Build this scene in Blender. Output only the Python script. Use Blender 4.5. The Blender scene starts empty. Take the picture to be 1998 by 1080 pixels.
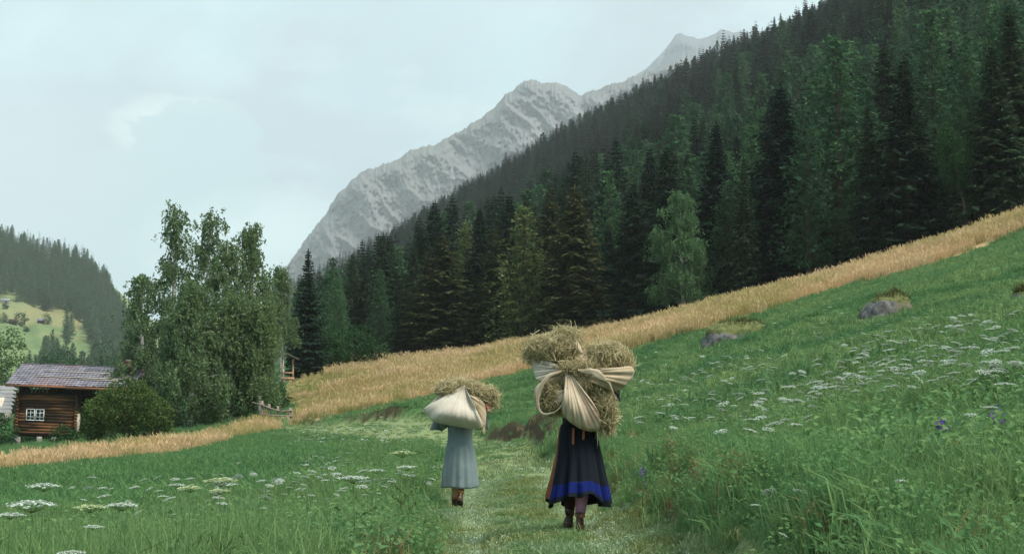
import bpy, math, random
import numpy as np
from math import radians as R
random.seed(7)
scn = bpy.context.scene
COL = scn.collection
F = 2745.0
HOR = 800.0
PIT = math.atan((HOR - 540) / F)
CP, SP = math.cos(PIT), math.sin(PIT)

# ---------------------------------------------------------------- helpers
def P(px, py, Y):
    """point of the place seen in direction (px,py) at forward distance Y"""
    u = (px - 999) / F; w = (540 - py) / F
    dy = CP - w * SP; dz = SP + w * CP
    k = Y / dy
    return np.array([u * k, Y, dz * k])

def proj(p):
    p = np.asarray(p, float)
    d = p[..., 1] * CP + p[..., 2] * SP
    w = -p[..., 1] * SP + p[..., 2] * CP
    return 999 + F * p[..., 0] / d, 540 - F * w / d

def _h(ix, iy, iz, s):
    n = (ix.astype(np.int64) * 374761393 + iy.astype(np.int64) * 668265263 + iz.astype(np.int64) * 2147483647 + s * 1274126177) & 0x7fffffff
    n = ((n ^ (n >> 13)) * 1274126177) & 0x7fffffff
    n = ((n ^ (n >> 16)) * 668265263) & 0x7fffffff
    return ((n ^ (n >> 15)) & 0xffff) / 65535.0

def vn(x, y, z=None, s=0):
    x = np.asarray(x, float); y = np.asarray(y, float)
    z = np.zeros_like(x) if z is None else np.asarray(z, float)
    ix, iy, iz = np.floor(x).astype(np.int64), np.floor(y).astype(np.int64), np.floor(z).astype(np.int64)
    fx, fy, fz = x - ix, y - iy, z - iz
    fx = fx * fx * (3 - 2 * fx); fy = fy * fy * (3 - 2 * fy); fz = fz * fz * (3 - 2 * fz)
    r = 0
    for a in (0, 1):
        for b in (0, 1):
            for c in (0, 1):
                r = r + _h(ix + a, iy + b, iz + c, s) * (fx if a else 1 - fx) * (fy if b else 1 - fy) * (fz if c else 1 - fz)
    return r

def fbm(x, y, z=None, o=4, s=0, g=.5):
    r = 0; a = 1; t = 0; f = 1.0
    for k in range(o):
        r = r + a * (vn(x * f, y * f, None if z is None else z * f, s + k * 17) - .5)
        t += a; a *= g; f *= 2.03
    return r / t * 2

def ridged(x, y, o=5, s=0):
    r = 0; a = 1; t = 0; f = 1.0
    for k in range(o):
        r = r + a * (1 - np.abs(2 * vn(x * f, y * f, None, s + k * 31) - 1)); t += a; a *= .5; f *= 2.07
    return r / t

def smooth(a, b, x):
    t = np.clip((x - a) / (b - a), 0, 1)
    return t * t * (3 - 2 * t)

def mesh_np(name, V, faces, mats=(), midx=None, var=None, smooth_=False, attrs=None):
    """V (n,3); faces: list of int arrays (m,k)"""
    if not isinstance(faces, (list, tuple)): faces = [faces]
    faces = [np.asarray(f, np.int64) for f in faces if len(f)]
    me = bpy.data.meshes.new(name)
    V = np.asarray(V, np.float32)
    me.vertices.add(len(V)); me.vertices.foreach_set('co', V.ravel())
    lv = np.concatenate([f.ravel() for f in faces]); tot = np.concatenate([np.full(len(f), f.shape[1]) for f in faces])
    st = np.concatenate([[0], np.cumsum(tot)[:-1]])
    me.loops.add(len(lv)); me.loops.foreach_set('vertex_index', lv.astype(np.int32))
    me.polygons.add(len(tot)); me.polygons.foreach_set('loop_start', st.astype(np.int32))
    for m in mats: me.materials.append(m)
    if midx is not None: me.polygons.foreach_set('material_index', np.asarray(midx, np.int32))
    me.update(calc_edges=True); me.validate()
    if smooth_: me.polygons.foreach_set('use_smooth', np.ones(len(me.polygons), bool))
    if var is not None:
        a = me.attributes.new('var', 'FLOAT', 'POINT'); a.data.foreach_set('value', np.asarray(var, np.float32))
    for k, v in (attrs or {}).items():
        a = me.attributes.new(k, 'FLOAT', 'POINT'); a.data.foreach_set('value', np.asarray(v, np.float32))
    return me

class Geo:
    """collects geometry for ONE mesh"""
    def __init__(s): s.V = []; s.Q = []; s.T = []; s.var = []; s.n = 0; s.mq = []; s.mt = []
    def add(s, V, Q=None, T=None, var=None, m=0):
        V = np.asarray(V, float).reshape(-1, 3)
        if Q is not None and len(Q): Q = np.asarray(Q) + s.n; s.Q.append(Q); s.mq.append(np.full(len(Q), m))
        if T is not None and len(T): T = np.asarray(T) + s.n; s.T.append(T); s.mt.append(np.full(len(T), m))
        s.V.append(V); s.n += len(V)
        s.var.append(np.broadcast_to(np.asarray(.5 if var is None else var, float), (len(V),)))
    def box(s, c, size, m=0, rot=None, var=None):
        x, y, z = np.array(size) / 2.0
        V = np.array([[-x, -y, -z], [x, -y, -z], [x, y, -z], [-x, y, -z], [-x, -y, z], [x, -y, z], [x, y, z], [-x, y, z]])
        if rot is not None: V = V @ np.array(rot).T
        s.add(V + np.array(c), Q=[[0, 3, 2, 1], [4, 5, 6, 7], [0, 1, 5, 4], [1, 2, 6, 5], [2, 3, 7, 6], [3, 0, 4, 7]], m=m, var=var)
    def tube(s, pts, rad, n=7, m=0, cap=True, var=None, flat=1.0):
        pts = np.asarray(pts, float); k = len(pts)
        rad = np.broadcast_to(np.asarray(rad, float), (k,))
        t = np.gradient(pts, axis=0); t /= np.linalg.norm(t, axis=1)[:, None] + 1e-9
        up = np.array([0, 0, 1.]) if abs(t[0][2]) < .9 else np.array([0, 1., 0])
        V = []
        a = np.linspace(0, 2 * np.pi, n, endpoint=False)
        for i in range(k):
            b1 = np.cross(t[i], up); b1 /= np.linalg.norm(b1) + 1e-9; b2 = np.cross(b1, t[i]); up = b2
            V.append(pts[i] + rad[i] * (np.cos(a)[:, None] * b1 + flat * np.sin(a)[:, None] * b2))
        V = np.concatenate(V)
        i, j = np.meshgrid(np.arange(k - 1), np.arange(n), indexing='ij'); i = i.ravel(); j = j.ravel(); j2 = (j + 1) % n
        Q = np.stack([i * n + j, i * n + j2, (i + 1) * n + j2, (i + 1) * n + j], 1)
        T = []
        if cap:
            V = np.concatenate([V, pts[:1], pts[-1:]]); o = k * n
            T = [[(q + 1) % n, q, o] for q in range(n)] + [[(k - 1) * n + q, (k - 1) * n + (q + 1) % n, o + 1] for q in range(n)]
        s.add(V, Q=Q, T=T, m=m, var=var)
    def grid(s, G, m=0, var=None, wrap=False):
        G = np.asarray(G, float); a, b = G.shape[:2]
        i, j = np.meshgrid(np.arange(a - 1), np.arange(b if wrap else b - 1), indexing='ij'); i = i.ravel(); j = j.ravel(); j2 = (j + 1) % b
        s.add(G.reshape(-1, 3), Q=np.stack([i * b + j, i * b + j2, (i + 1) * b + j2, (i + 1) * b + j], 1), m=m, var=var)
    def ribbons(s, base, mid, tip, w, var=.5, m=0, side=None):
        """blades: base/mid/tip (n,3), half-width w (n,)"""
        n = len(base); d = tip - base
        if side is None:
            side = np.random.default_rng(n).normal(size=(n, 3)); side[:, 2] *= .3
        side = side - d * (np.sum(side * d, 1) / (np.sum(d * d, 1) + 1e-9))[:, None]
        side /= np.linalg.norm(side, axis=1)[:, None] + 1e-9
        sw = side * np.asarray(w)[:, None]
        V = np.stack([base - sw * .8, base + sw * .8, mid + sw, mid - sw, tip], 1).reshape(-1, 3)
        o = np.arange(n) * 5
        s.add(V, Q=np.stack([o, o + 1, o + 2, o + 3], 1), T=np.stack([o + 3, o + 2, o + 4], 1),
              var=np.repeat(np.broadcast_to(var, (n,)), 5), m=m)
    def leaves(s, c, a, b, var=.5, m=0):
        """rhombus leaves, centre c, half axes a and b (n,3)"""
        n = len(c)
        V = np.stack([c - a, c + b, c + a, c - b], 1).reshape(-1, 3); o = np.arange(n) * 4
        s.add(V, Q=np.stack([o, o + 1, o + 2, o + 3], 1), var=np.repeat(np.broadcast_to(var, (n,)), 4), m=m)
    def mesh(s, name, mats, smooth_=False):
        f = []; mi = []
        if s.Q: f.append(np.concatenate(s.Q)); mi.append(np.concatenate(s.mq))
        if s.T: f.append(np.concatenate(s.T)); mi.append(np.concatenate(s.mt))
        return mesh_np(name, np.concatenate(s.V), f, mats, np.concatenate(mi), np.concatenate(s.var), smooth_)
    def obj(s, name, mats, parent=None, smooth_=False):
        return link(name, s.mesh(name, mats if isinstance(mats, (list, tuple)) else [mats], smooth_), parent)

def link(name, data, parent=None):
    o = bpy.data.objects.new(name, data); COL.objects.link(o)
    if parent is not None: o.parent = parent
    return o

def tag(o, label=None, cat=None, group=None, kind=None):
    if label: o['label'] = label
    if cat: o['category'] = cat
    if group: o['group'] = group
    if kind: o['kind'] = kind
    return o

def empty(name, loc=(0, 0, 0), rz=0, label=None, cat=None, group=None):
    o = bpy.data.objects.new(name, None); COL.objects.link(o)
    o.location = loc; o.rotation_euler = (0, 0, rz); o.empty_display_size = .3
    return tag(o, label, cat, group)

def copy_tree(o, parent=None):
    c = o.copy(); COL.objects.link(c); c.parent = parent
    for ch in list(o.children): copy_tree(ch, c)
    return c

def unit(v):
    v = np.asarray(v, float); return v / (np.linalg.norm(v, axis=-1, keepdims=True) + 1e-9)

# ---------------------------------------------------------------- materials
def new_mat(name):
    m = bpy.data.materials.new(name); m.use_nodes = True
    nt = m.node_tree; nt.nodes.clear()
    out = nt.nodes.new('ShaderNodeOutputMaterial')
    return m, nt, out

def nd(nt, t, **kw):
    n = nt.nodes.new(t)
    for k, v in kw.items(): setattr(n, k, v)
    return n

def ramp(nt, fac, stops):
    r = nd(nt, 'ShaderNodeValToRGB')
    e = r.color_ramp.elements
    while len(e) < len(stops): e.new(.5)
    for q, (p, c) in zip(e, stops): q.position = p; q.color = (*c, 1) if len(c) == 3 else c
    nt.links.new(fac, r.inputs[0]); return r.outputs[0]

def mix(nt, fac, a, b, mode='MIX'):
    n = nd(nt, 'ShaderNodeMix', data_type='RGBA', blend_type=mode)
    for sock, v in ((n.inputs[0], fac), (n.inputs[6], a), (n.inputs[7], b)):
        if isinstance(v, bpy.types.NodeSocket): nt.links.new(v, sock)
        elif isinstance(v, (int, float)): sock.default_value = v
        else: sock.default_value = (*v, 1)
    return n.outputs[2]

def noise(nt, scale, detail=3, coord='Position', stretch=None, rough=.55):
    if coord == 'Position':
        v = nd(nt, 'ShaderNodeNewGeometry').outputs['Position']
    else:
        v = nd(nt, 'ShaderNodeTexCoord').outputs[coord]
    if stretch:
        mp = nd(nt, 'ShaderNodeMapping'); mp.inputs['Scale'].default_value = stretch
        nt.links.new(v, mp.inputs[0]); v = mp.outputs[0]
    n = nd(nt, 'ShaderNodeTexNoise'); n.inputs['Scale'].default_value = scale; n.inputs['Detail'].default_value = detail
    n.inputs['Roughness'].default_value = rough
    nt.links.new(v, n.inputs['Vector']); return n.outputs['Fac']

def leaf_mat(name, lo, hi, alt=None, trans=.3, patch=None, pscale=.25, rnd=.5):
    """foliage: lo..hi by the leaf's own variation, alt by plant, patch by place"""
    m, nt, out = new_mat(name)
    at = nd(nt, 'ShaderNodeAttribute', attribute_name='var')
    c = mix(nt, at.outputs['Fac'], lo, hi)
    if alt is not None:
        oi = nd(nt, 'ShaderNodeObjectInfo')
        ma = nd(nt, 'ShaderNodeMath', operation='MULTIPLY'); nt.links.new(oi.outputs['Random'], ma.inputs[0]); ma.inputs[1].default_value = rnd
        c = mix(nt, ma.outputs[0], c, alt)
    if patch is not None:
        f = noise(nt, pscale, 2)
        r = ramp(nt, f, [(.42, (0, 0, 0)), (.62, (1, 1, 1))])
        c = mix(nt, r, c, patch)
    d = nd(nt, 'ShaderNodeBsdfDiffuse'); t = nd(nt, 'ShaderNodeBsdfTranslucent'); mx = nd(nt, 'ShaderNodeMixShader')
    nt.links.new(c, d.inputs[0]); nt.links.new(c, t.inputs[0]); mx.inputs[0].default_value = trans
    nt.links.new(d.outputs[0], mx.inputs[1]); nt.links.new(t.outputs[0], mx.inputs[2]); nt.links.new(mx.outputs[0], out.inputs[0])
    return m

def surf_mat(name, c1, c2, scale=5, coord='Object', rough=.85, bump=.2, stretch=None, spec=.25, c3=None, detail=5, lohi=(.35, .68), metal=0):
    m, nt, out = new_mat(name)
    b = nd(nt, 'ShaderNodeBsdfPrincipled'); b.inputs['Roughness'].default_value = rough; b.inputs['Specular IOR Level'].default_value = spec
    b.inputs['Metallic'].default_value = metal
    f = noise(nt, scale, detail, coord, stretch)
    c = ramp(nt, f, [(lohi[0], c1), (lohi[1], c2)])
    if c3 is not None:
        g = noise(nt, scale * .23, 3, coord, stretch)
        c = mix(nt, ramp(nt, g, [(.48, (0, 0, 0)), (.6, (1, 1, 1))]), c, c3)
    nt.links.new(c, b.inputs['Base Color'])
    if bump:
        bp = nd(nt, 'ShaderNodeBump'); bp.inputs['Strength'].default_value = bump; bp.inputs['Distance'].default_value = .02
        nt.links.new(f, bp.inputs['Height']); nt.links.new(bp.outputs[0], b.inputs['Normal'])
    nt.links.new(b.outputs[0], out.inputs[0])
    return m

M = {}
M['spruce'] = leaf_mat('spruce_needles', (.018, .036, .024), (.065, .098, .042), (.012, .030, .024), .2, rnd=.9)
M['spruce_olive'] = leaf_mat('olive_spruce_needles', (.034, .046, .022), (.105, .108, .044), (.038, .052, .022), .25, rnd=.6)
M['larch'] = leaf_mat('larch_needles', (.05, .115, .058), (.12, .22, .095), (.032, .08, .048), .3, rnd=.8)
M['larch_pale'] = leaf_mat('pale_larch_needles', (.085, .125, .05), (.17, .21, .08), None, .25)
M['birch'] = leaf_mat('birch_leaves', (.075, .13, .065), (.18, .255, .115), (.14, .20, .08), .42, rnd=.5)
M['birch_light'] = leaf_mat('light_birch_leaves', (.065, .13, .06), (.135, .23, .10), None, .3)
M['bush'] = leaf_mat('bush_leaves', (.04, .08, .026), (.15, .205, .06), (.05, .095, .035), .35)
M['shrub'] = leaf_mat('shrub_leaves', (.02, .055, .022), (.05, .11, .04), (.03, .07, .025), .25)
M['far_tree'] = leaf_mat('distant_needles', (.014, .026, .021), (.044, .068, .044), (.026, .034, .032), .15, rnd=.8)
M['far_soft'] = leaf_mat('distant_soft_needles', (.026, .055, .036), (.06, .105, .056), (.022, .042, .032), .25, rnd=.8)
M['alp_tree'] = leaf_mat('hazed_alp_needles', (.06, .095, .065), (.13, .19, .11), (.11, .165, .095), .25, rnd=.8)  # lightened: haze and valley light are put into the needle colour
M['alp_soft_hazed'] = leaf_mat('hazed_alp_soft_needles', (.075, .12, .075), (.14, .20, .11), (.09, .15, .08), .3, rnd=.8)  # softer trees, same haze lightening painted into the colour
M['bark'] = surf_mat('conifer_bark', (.05, .035, .028), (.12, .09, .07), 6, stretch=(3, 3, .6))
M['birch_bark'] = surf_mat('birch_bark', (.12, .11, .10), (.55, .53, .50), 3, stretch=(1, 1, 3.0), lohi=(.38, .5))
M['grass'] = leaf_mat('meadow_blades', (.125, .205, .075), (.265, .37, .15), (.10, .205, .10), .48, patch=(.095, .20, .085), pscale=.35, rnd=.55)
M['grass_dark'] = leaf_mat('lush_blades', (.10, .19, .075), (.20, .33, .125), (.08, .20, .09), .5, rnd=.6)
M['grass_tall'] = leaf_mat('tall_blades', (.075, .155, .06), (.25, .37, .15), (.13, .24, .09), .45, rnd=.6)
M['grass_path'] = leaf_mat('short_track_grass', (.12, .165, .058), (.24, .30, .125), (.20, .20, .075), .3, patch=(.21, .29, .17), pscale=.9, rnd=.6)
M['clipping'] = leaf_mat('cut_grass', (.21, .295, .185), (.38, .47, .335), None, .3)
M['herb'] = leaf_mat('broad_leaves', (.095, .19, .065), (.22, .345, .125), (.11, .22, .12), .46, rnd=.6)
M['tan'] = leaf_mat('dry_grass_blades', (.37, .262, .138), (.69, .53, .335), (.56, .40, .22), .35, patch=(.40, .34, .15), pscale=.11, rnd=.7)
M['olive'] = leaf_mat('olive_grass_blades', (.19, .19, .065), (.35, .31, .13), (.13, .18, .06), .35, rnd=.7)
M['petal'] = leaf_mat('white_petals', (.36, .42, .36), (.56, .62, .56), None, .3)
M['petal_green'] = leaf_mat('greenish_heads', (.28, .36, .16), (.5, .56, .34), None, .3)
M['stem'] = leaf_mat('plant_stems', (.07, .12, .04), (.12, .18, .07), None, .2)
M['purple'] = leaf_mat('purple_petals', (.10, .05, .30), (.22, .08, .42), None, .3)
M['yellow'] = leaf_mat('yellow_petals', (.45, .38, .06), (.6, .5, .1), None, .3)
M['drystem'] = leaf_mat('dry_stems', (.16, .13, .06), (.30, .24, .12), None, .2)
# ---------------------------------------------------------------- terrain
PATH_R = np.array([(1.2, -12), (1.25, 5), (1.25, 10.5), (1.3, 17), (1.25, 24), (1.1, 31), (.67, 36), (0, 48), (-1.3, 58), (-3.4, 66), (-6.7, 71.5), (-9.6, 74), (-12.3, 82), (-13.4, 90)], float)
PATH_L = np.array([(-.9, -12), (-.75, 5), (-.7, 11), (-1.15, 21), (-1.6, 30), (-2.0, 43), (-3.3, 53), (-6.2, 61.5), (-9.8, 69), (-14.3, 82), (-15.4, 90)], float)
BANK_H = np.array([.30, .38, .50, .46, .38, .44, .58, .80, .50, .12, .70, .42, .25, .1])

def polydist(x, y, poly, vals=None):
    """signed distance to a polyline (positive on its right, walking along it) and value along it"""
    best = np.full(x.shape, 1e9); sg = np.ones(x.shape); val = np.zeros(x.shape)
    for i in range(len(poly) - 1):
        a, b = poly[i], poly[i + 1]; d = b - a; L2 = d @ d
        t = np.clip(((x - a[0]) * d[0] + (y - a[1]) * d[1]) / L2, 0, 1)
        qx, qy = a[0] + t * d[0], a[1] + t * d[1]
        D = np.hypot(x - qx, y - qy)
        s = np.sign((x - qx) * d[1] - (y - qy) * d[0])
        m = D < best - 1e-9
        best = np.where(m, D, best); sg = np.where(m, np.where(s == 0, 1, s), sg)
        if vals is not None: val = np.where(m, vals[i] + t * (vals[i + 1] - vals[i]), val)
    return best * sg, val

def bank(x, y):
    d, h = polydist(x, y, PATH_R, BANK_H)
    w = .30 + .004 * np.clip(y, 0, 90)
    wob = .14 * fbm(x * .9, y * .9, s=5, o=3)
    b = h * smooth(-.02, w, d + wob) * np.exp(-np.clip(d, 0, None) / 7.0)
    dl, _ = polydist(x, y, PATH_L)
    left = -dl
    b = b + .10 * smooth(0, .5, left + wob) * np.exp(-np.clip(left, 0, None) / 5.0)
    return np.where(y < 95, b, b * np.exp(-np.clip(y - 95, 0, None) / 5))

CPX = [(1040, 1080, 11), (1128, 1030, 13.7), (893, 993, 20.2), (960, 930, 27), (910, 885, 38), (860, 864, 50), (760, 849, 62), (690, 845, 66), (600, 833, 76), (560, 822, 88), (930, 1080, 11), (960, 980, 19),
       (1998, 1080, 5.9), (1600, 1080, 6.6), (1700, 900, 10.8), (1998, 900, 8.3), (1998, 750, 12.5), (1600, 750, 24), (1740, 612, 43), (1440, 660, 49), (1998, 600, 27), (1300, 790, 30), (1200, 760, 46), (1420, 860, 16), (1265, 935, 17), (1140, 866, 31), (1100, 800, 52),
       (1030, 838, 48), (990, 830, 55), (1998, 450, 72), (1850, 512, 72), (1700, 549, 72), (1500, 607, 72), (1280, 668, 72), (1040, 722, 75), (840, 777, 78), (700, 799, 79), (640, 812, 78), (2400, 300, 72), (2500, 500, 28),
       (0, 926, 38), (300, 1000, 17.8), (500, 882, 50), (463, 910, 38), (530, 839, 78), (0, 1000, 20), (0, 1080, 12), (500, 1080, 11.5), (-400, 1000, 25), (-500, 900, 60), (640, 1080, 11.2), (700, 960, 21), (740, 890, 38),
       (0, 914, 50), (250, 880, 62), (505, 829, 86), (100, 862, 95), (-200, 872, 95), (300, 834, 95), (400, 816, 95), (540, 776, 112), (562, 749, 135), (500, 770, 122),
       (640, 728, 150), (700, 708, 160), (900, 700, 165), (1100, 657, 150), (1400, 607, 130), (1700, 530, 115), (1998, 443, 103), (2400, 270, 90), (1100, 676, 108), (1500, 580, 95),
       (1600, 60, 560), (1450, 145, 610), (1395, 170, 630), (1330, 212, 655), (1250, 240, 690), (1050, 328, 770), (900, 426, 860), (760, 512, 950), (640, 575, 1050), (1998, -220, 500), (2400, -420, 450), (560, 640, 1050), (450, 780, 1000),
       (1600, 110, 1000), (1100, 330, 1300), (700, 540, 1500), (600, 712, 260), (560, 735, 260), (300, 803, 300), (0, 806, 700), (400, 800, 560), (-500, 815, 300), (-800, 806, 900), (300, 802, 1500)]
XYZ0 = [(-10, -5, -1.35), (0, -5, -1.15), (5, -5, .6), (10, -8, 2.2), (-20, 0, -1.8), (0, -14, -1.1), (14, 3, 3.6)]
_c = np.array([P(*q) for q in CPX] + [np.array(q, float) for q in XYZ0])
_z = _c[:, 2] - bank(_c[:, 0], _c[:, 1])
def _tps(r2): return np.where(r2 > 1e-12, .5 * r2 * np.log(np.maximum(r2, 1e-12)), 0)
_n = len(_c)
_K = _tps(((_c[:, None, :2] - _c[None, :, :2]) ** 2).sum(-1)) + np.eye(_n) * .02 * 10
_Pm = np.concatenate([np.ones((_n, 1)), _c[:, :2]], 1)
_A = np.block([[_K, _Pm], [_Pm.T, np.zeros((3, 3))]])
_w = np.linalg.solve(_A, np.concatenate([_z, np.zeros(3)]))

def base_h(x, y):
    x = np.asarray(x, float); y = np.asarray(y, float); sh = x.shape
    x = x.ravel(); y = y.ravel(); out = np.empty(len(x))
    for i in range(0, len(x), 20000):
        xs, ys = x[i:i + 20000], y[i:i + 20000]
        k = _tps((xs[:, None] - _c[None, :, 0]) ** 2 + (ys[:, None] - _c[None, :, 1]) ** 2)
        out[i:i + 20000] = k @ _w[:_n] + _w[_n] + _w[_n + 1] * xs + _w[_n + 2] * ys
    return out.reshape(sh)

def H(x, y):
    x = np.asarray(x, float); y = np.asarray(y, float)
    d, _ = polydist(x, y, PATH_R); dl, _ = polydist(x, y, PATH_L)
    inpath = smooth(.2, -.2, d) * smooth(-.2, .2, dl)
    und = (.05 + .0007 * np.clip(y, 0, 150)) * fbm(x * .45, y * .45, s=3, o=4) + .25 * smooth(5, 120, y) * fbm(x * .06, y * .06, s=9, o=3)
    mid = (d + dl) * .5
    ruts = -.05 * np.exp(-(np.abs(np.abs(d - dl) * .5 - 0) - .0) ** 2 / .3) * 0
    W = np.clip(dl - d, .8, 4)
    q = (dl + d) / W            # -1 left edge .. 1 right edge
    ruts = -.075 * (np.exp(-((q - .55) / .22) ** 2) + np.exp(-((q + .55) / .22) ** 2)) * inpath * (y < 95)
    return base_h(x, y) + bank(x, y) + und * (1 - .75 * inpath * (y < 95)) + ruts + .5 * smooth(200, 500, y) * 6 * fbm(x * .012, y * .012, s=12, o=3)

def hit(px, py, y0=2.5, y1=1500):
    """where the line of sight meets the ground"""
    Y = np.geomspace(y0, y1, 260)
    p = np.array([P(px, py, t) for t in Y]); h = H(p[:, 0], p[:, 1])
    k = np.argmax(p[:, 2] < h)
    if k == 0: k = 1
    a, b = Y[k - 1], Y[k]
    for _ in range(18):
        m = (a + b) / 2; q = P(px, py, m)
        if q[2] < float(H(q[0:1], q[1:2])[0]): b = m
        else: a = m
    return P(px, py, b)

def gz(x, y): return float(H(np.array([x]), np.array([y]))[0])

def inpoly(x, y, poly):
    r = np.zeros(x.shape, bool); n = len(poly)
    for i in range(n):
        x1, y1 = poly[i]; x2, y2 = poly[(i + 1) % n]
        c = ((y1 > y) != (y2 > y)) & (x < (x2 - x1) * (y - y1) / (y2 - y1 + 1e-12) + x1)
        r ^= c
    return r

def xy(px, py, Y): return P(px, py, Y)[:2]
TAN_LOW = [xy(*q) for q in [(2500, 260, 72), (1998, 450, 72), (1850, 512, 72), (1700, 549, 72), (1500, 607, 72), (1280, 668, 72), (1040, 722, 75), (840, 777, 78), (740, 793, 79), (640, 812, 79), (600, 823, 82), (580, 822, 90)]]
TAN_UP = [xy(*q) for q in [(575, 795, 100), (555, 760, 128), (575, 748, 137), (640, 728, 152), (700, 708, 162), (900, 700, 167), (1100, 657, 152), (1400, 607, 132), (1700, 530, 117), (1998, 443, 105), (2400, 270, 92)]]
TAN_R = np.array(TAN_LOW + TAN_UP)
TAN_L = np.array([xy(*q) for q in [(-500, 990, 31), (-100, 945, 36), (0, 927, 38), (150, 907, 45), (300, 882, 54), (420, 860, 64), (532, 839, 79), (536, 832, 86), (505, 829, 91), (350, 855, 74), (150, 890, 59), (0, 905, 51), (-100, 915, 48), (-500, 960, 42)]])
TLOW = np.array(TAN_LOW)
UPL = np.array(TAN_UP)

def zones(x, y):
    """soft masks of what grows where"""
    jit = 2.2 * fbm(x * .3, y * .3, s=21, o=4)
    xx, yy = x + jit * .3, y + jit * np.clip(y / 40, .3, 2)
    d, _ = polydist(x, y, PATH_R); dl, _ = polydist(x, y, PATH_L)
    wob = .28 * fbm(x * 1.1, y * 1.1, s=23, o=3)
    path = smooth(.25, -.1, d + wob) * smooth(-.25, .1, dl + wob) * (y < 92)
    tanr = inpoly(xx, yy, TAN_R).astype(float); tanl = inpoly(xx, yy, TAN_L).astype(float)
    # greener tongue through the upper dry meadow
    dl2, _ = polydist(x, y, TLOW)
    up = np.abs(dl2)
    g = smooth(11, 19, up + 4 * fbm(x * .05, y * .05, s=31)) * smooth(62, 30, up)
    olive = tanr * np.clip(smooth(14, 24, up + 5 * fbm(x * .07, y * .07, s=33)) * (.45 + .55 * smooth(8, -14, x)) + 1.2 * smooth(-.128, -.142, x / np.maximum(y, 1)) * smooth(90, 98, y + 3 * jit), 0, 1)
    de, _ = polydist(x, y, UPL)
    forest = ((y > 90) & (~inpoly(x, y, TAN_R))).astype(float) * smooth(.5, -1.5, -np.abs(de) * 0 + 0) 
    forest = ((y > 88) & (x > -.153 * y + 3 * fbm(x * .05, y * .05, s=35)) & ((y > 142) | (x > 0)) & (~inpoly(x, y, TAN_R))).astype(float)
    ds, hs = polydist(x, y, PATH_R, BANK_H)
    earth = smooth(-.05, .08, ds + .1 * wob) * smooth(.9, .55, ds) * smooth(.50, .58, hs + .16 * fbm(x * .5, y * .5, s=41)) * (y < 84)
    left = (dl < -.3) & (tanl < .5) & (x < 0)
    dark = left * smooth(-1.5, -4.5, dl + 2 * fbm(x * .2, y * .2, s=43)) * smooth(14, 22, y)
    dark = dark.astype(float)
    # the darker upper strip under the dry meadow on the right
    return dict(path=path, tan=np.maximum(tanr * (1 - .0 * olive), tanl), olive=olive, forest=forest, earth=earth, dark=dark, tanr=tanr, tanl=tanl)

# ---- one ground sheet (fan of strips, fine near the camera)
def build_ground():
    Ys = np.concatenate([np.linspace(-14, 2, 14)[:-1], np.geomspace(2, 95, 400)[:-1], np.geomspace(95, 1700, 170), [2600, 5200]])
    th = np.concatenate([np.linspace(-1.9, -.62, 26)[:-1], np.linspace(-.62, .62, 330), np.linspace(.62, 1.9, 26)[1:]])
    # 0.62 is well outside the view: the ground goes on beside it
    Y, T = np.meshgrid(Ys, th, indexing='ij')
    X = T * (Y * .68 + 14 * .68 + 3.2) 
    # denser where the track runs
    Z = H(X, Y)
    far = Y > 1700
    Z = np.where(far, Z * 0 - 4 + np.clip(Z, -4, 40) * (Y < 3000), Z)
    Z = np.where((Y > 240) & (X < -85), np.minimum(Z, -.5), Z)
    z = zones(X.ravel(), Y.ravel())
    a, b = X.shape
    V = np.stack([X, Y, Z], -1).reshape(-1, 3)
    i, j = np.meshgrid(np.arange(a - 1), np.arange(b - 1), indexing='ij'); i = i.ravel(); j = j.ravel()
    Q = np.stack([i * b + j, i * b + j + 1, (i + 1) * b + j + 1, (i + 1) * b + j], 1)
    m, nt, out = new_mat('meadow_ground')
    bs = nd(nt, 'ShaderNodeBsdfPrincipled'); bs.inputs['Roughness'].default_value = .95; bs.inputs['Specular IOR Level'].default_value = .1
    def A(n): return nd(nt, 'ShaderNodeAttribute', attribute_name=n).outputs['Fac']
    n1 = noise(nt, 2.2, 6); n2 = noise(nt, .23, 3); n3 = noise(nt, 14, 4)
    c = ramp(nt, n1, [(.3, (.030, .060, .020)), (.5, (.05, .11, .035)), (.7, (.085, .155, .05))])
    c = mix(nt, A('dark'), c, ramp(nt, n1, [(.3, (.028, .075, .03)), (.7, (.055, .13, .05))]))
    c = mix(nt, A('path'), c, ramp(nt, n3, [(.3, (.08, .11, .045)), (.5, (.16, .20, .085)), (.72, (.25, .30, .17))]))
    c = mix(nt, A('tan'), c, ramp(nt, n2, [(.35, (.29, .21, .10)), (.6, (.40, .29, .15))]))
    c = mix(nt, A('olive'), c, ramp(nt, n2, [(.35, (.13, .15, .05)), (.6, (.24, .21, .08))]))
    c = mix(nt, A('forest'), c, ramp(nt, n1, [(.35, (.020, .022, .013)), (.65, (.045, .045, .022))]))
    c = mix(nt, A('earth'), c, ramp(nt, n3, [(.3, (.018, .014, .008)), (.55, (.05, .038, .020)), (.75, (.11, .085, .045))]))
    nt.links.new(c, bs.inputs['Base Color'])
    bp = nd(nt, 'ShaderNodeBump'); bp.inputs['Strength'].default_value = .5; bp.inputs['Distance'].default_value = .05
    nt.links.new(n3, bp.inputs['Height']); nt.links.new(bp.outputs[0], bs.inputs['Normal'])
    nt.links.new(bs.outputs[0], out.inputs[0])
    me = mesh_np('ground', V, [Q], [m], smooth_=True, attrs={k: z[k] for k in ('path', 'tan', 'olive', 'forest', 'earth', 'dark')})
    tag(link('ground', me), kind='structure')
build_ground()

# ---------------------------------------------------------------- far land
def interp(x, pts):
    p = np.array(pts, float); return np.interp(x, p[:, 0], p[:, 1])

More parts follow.
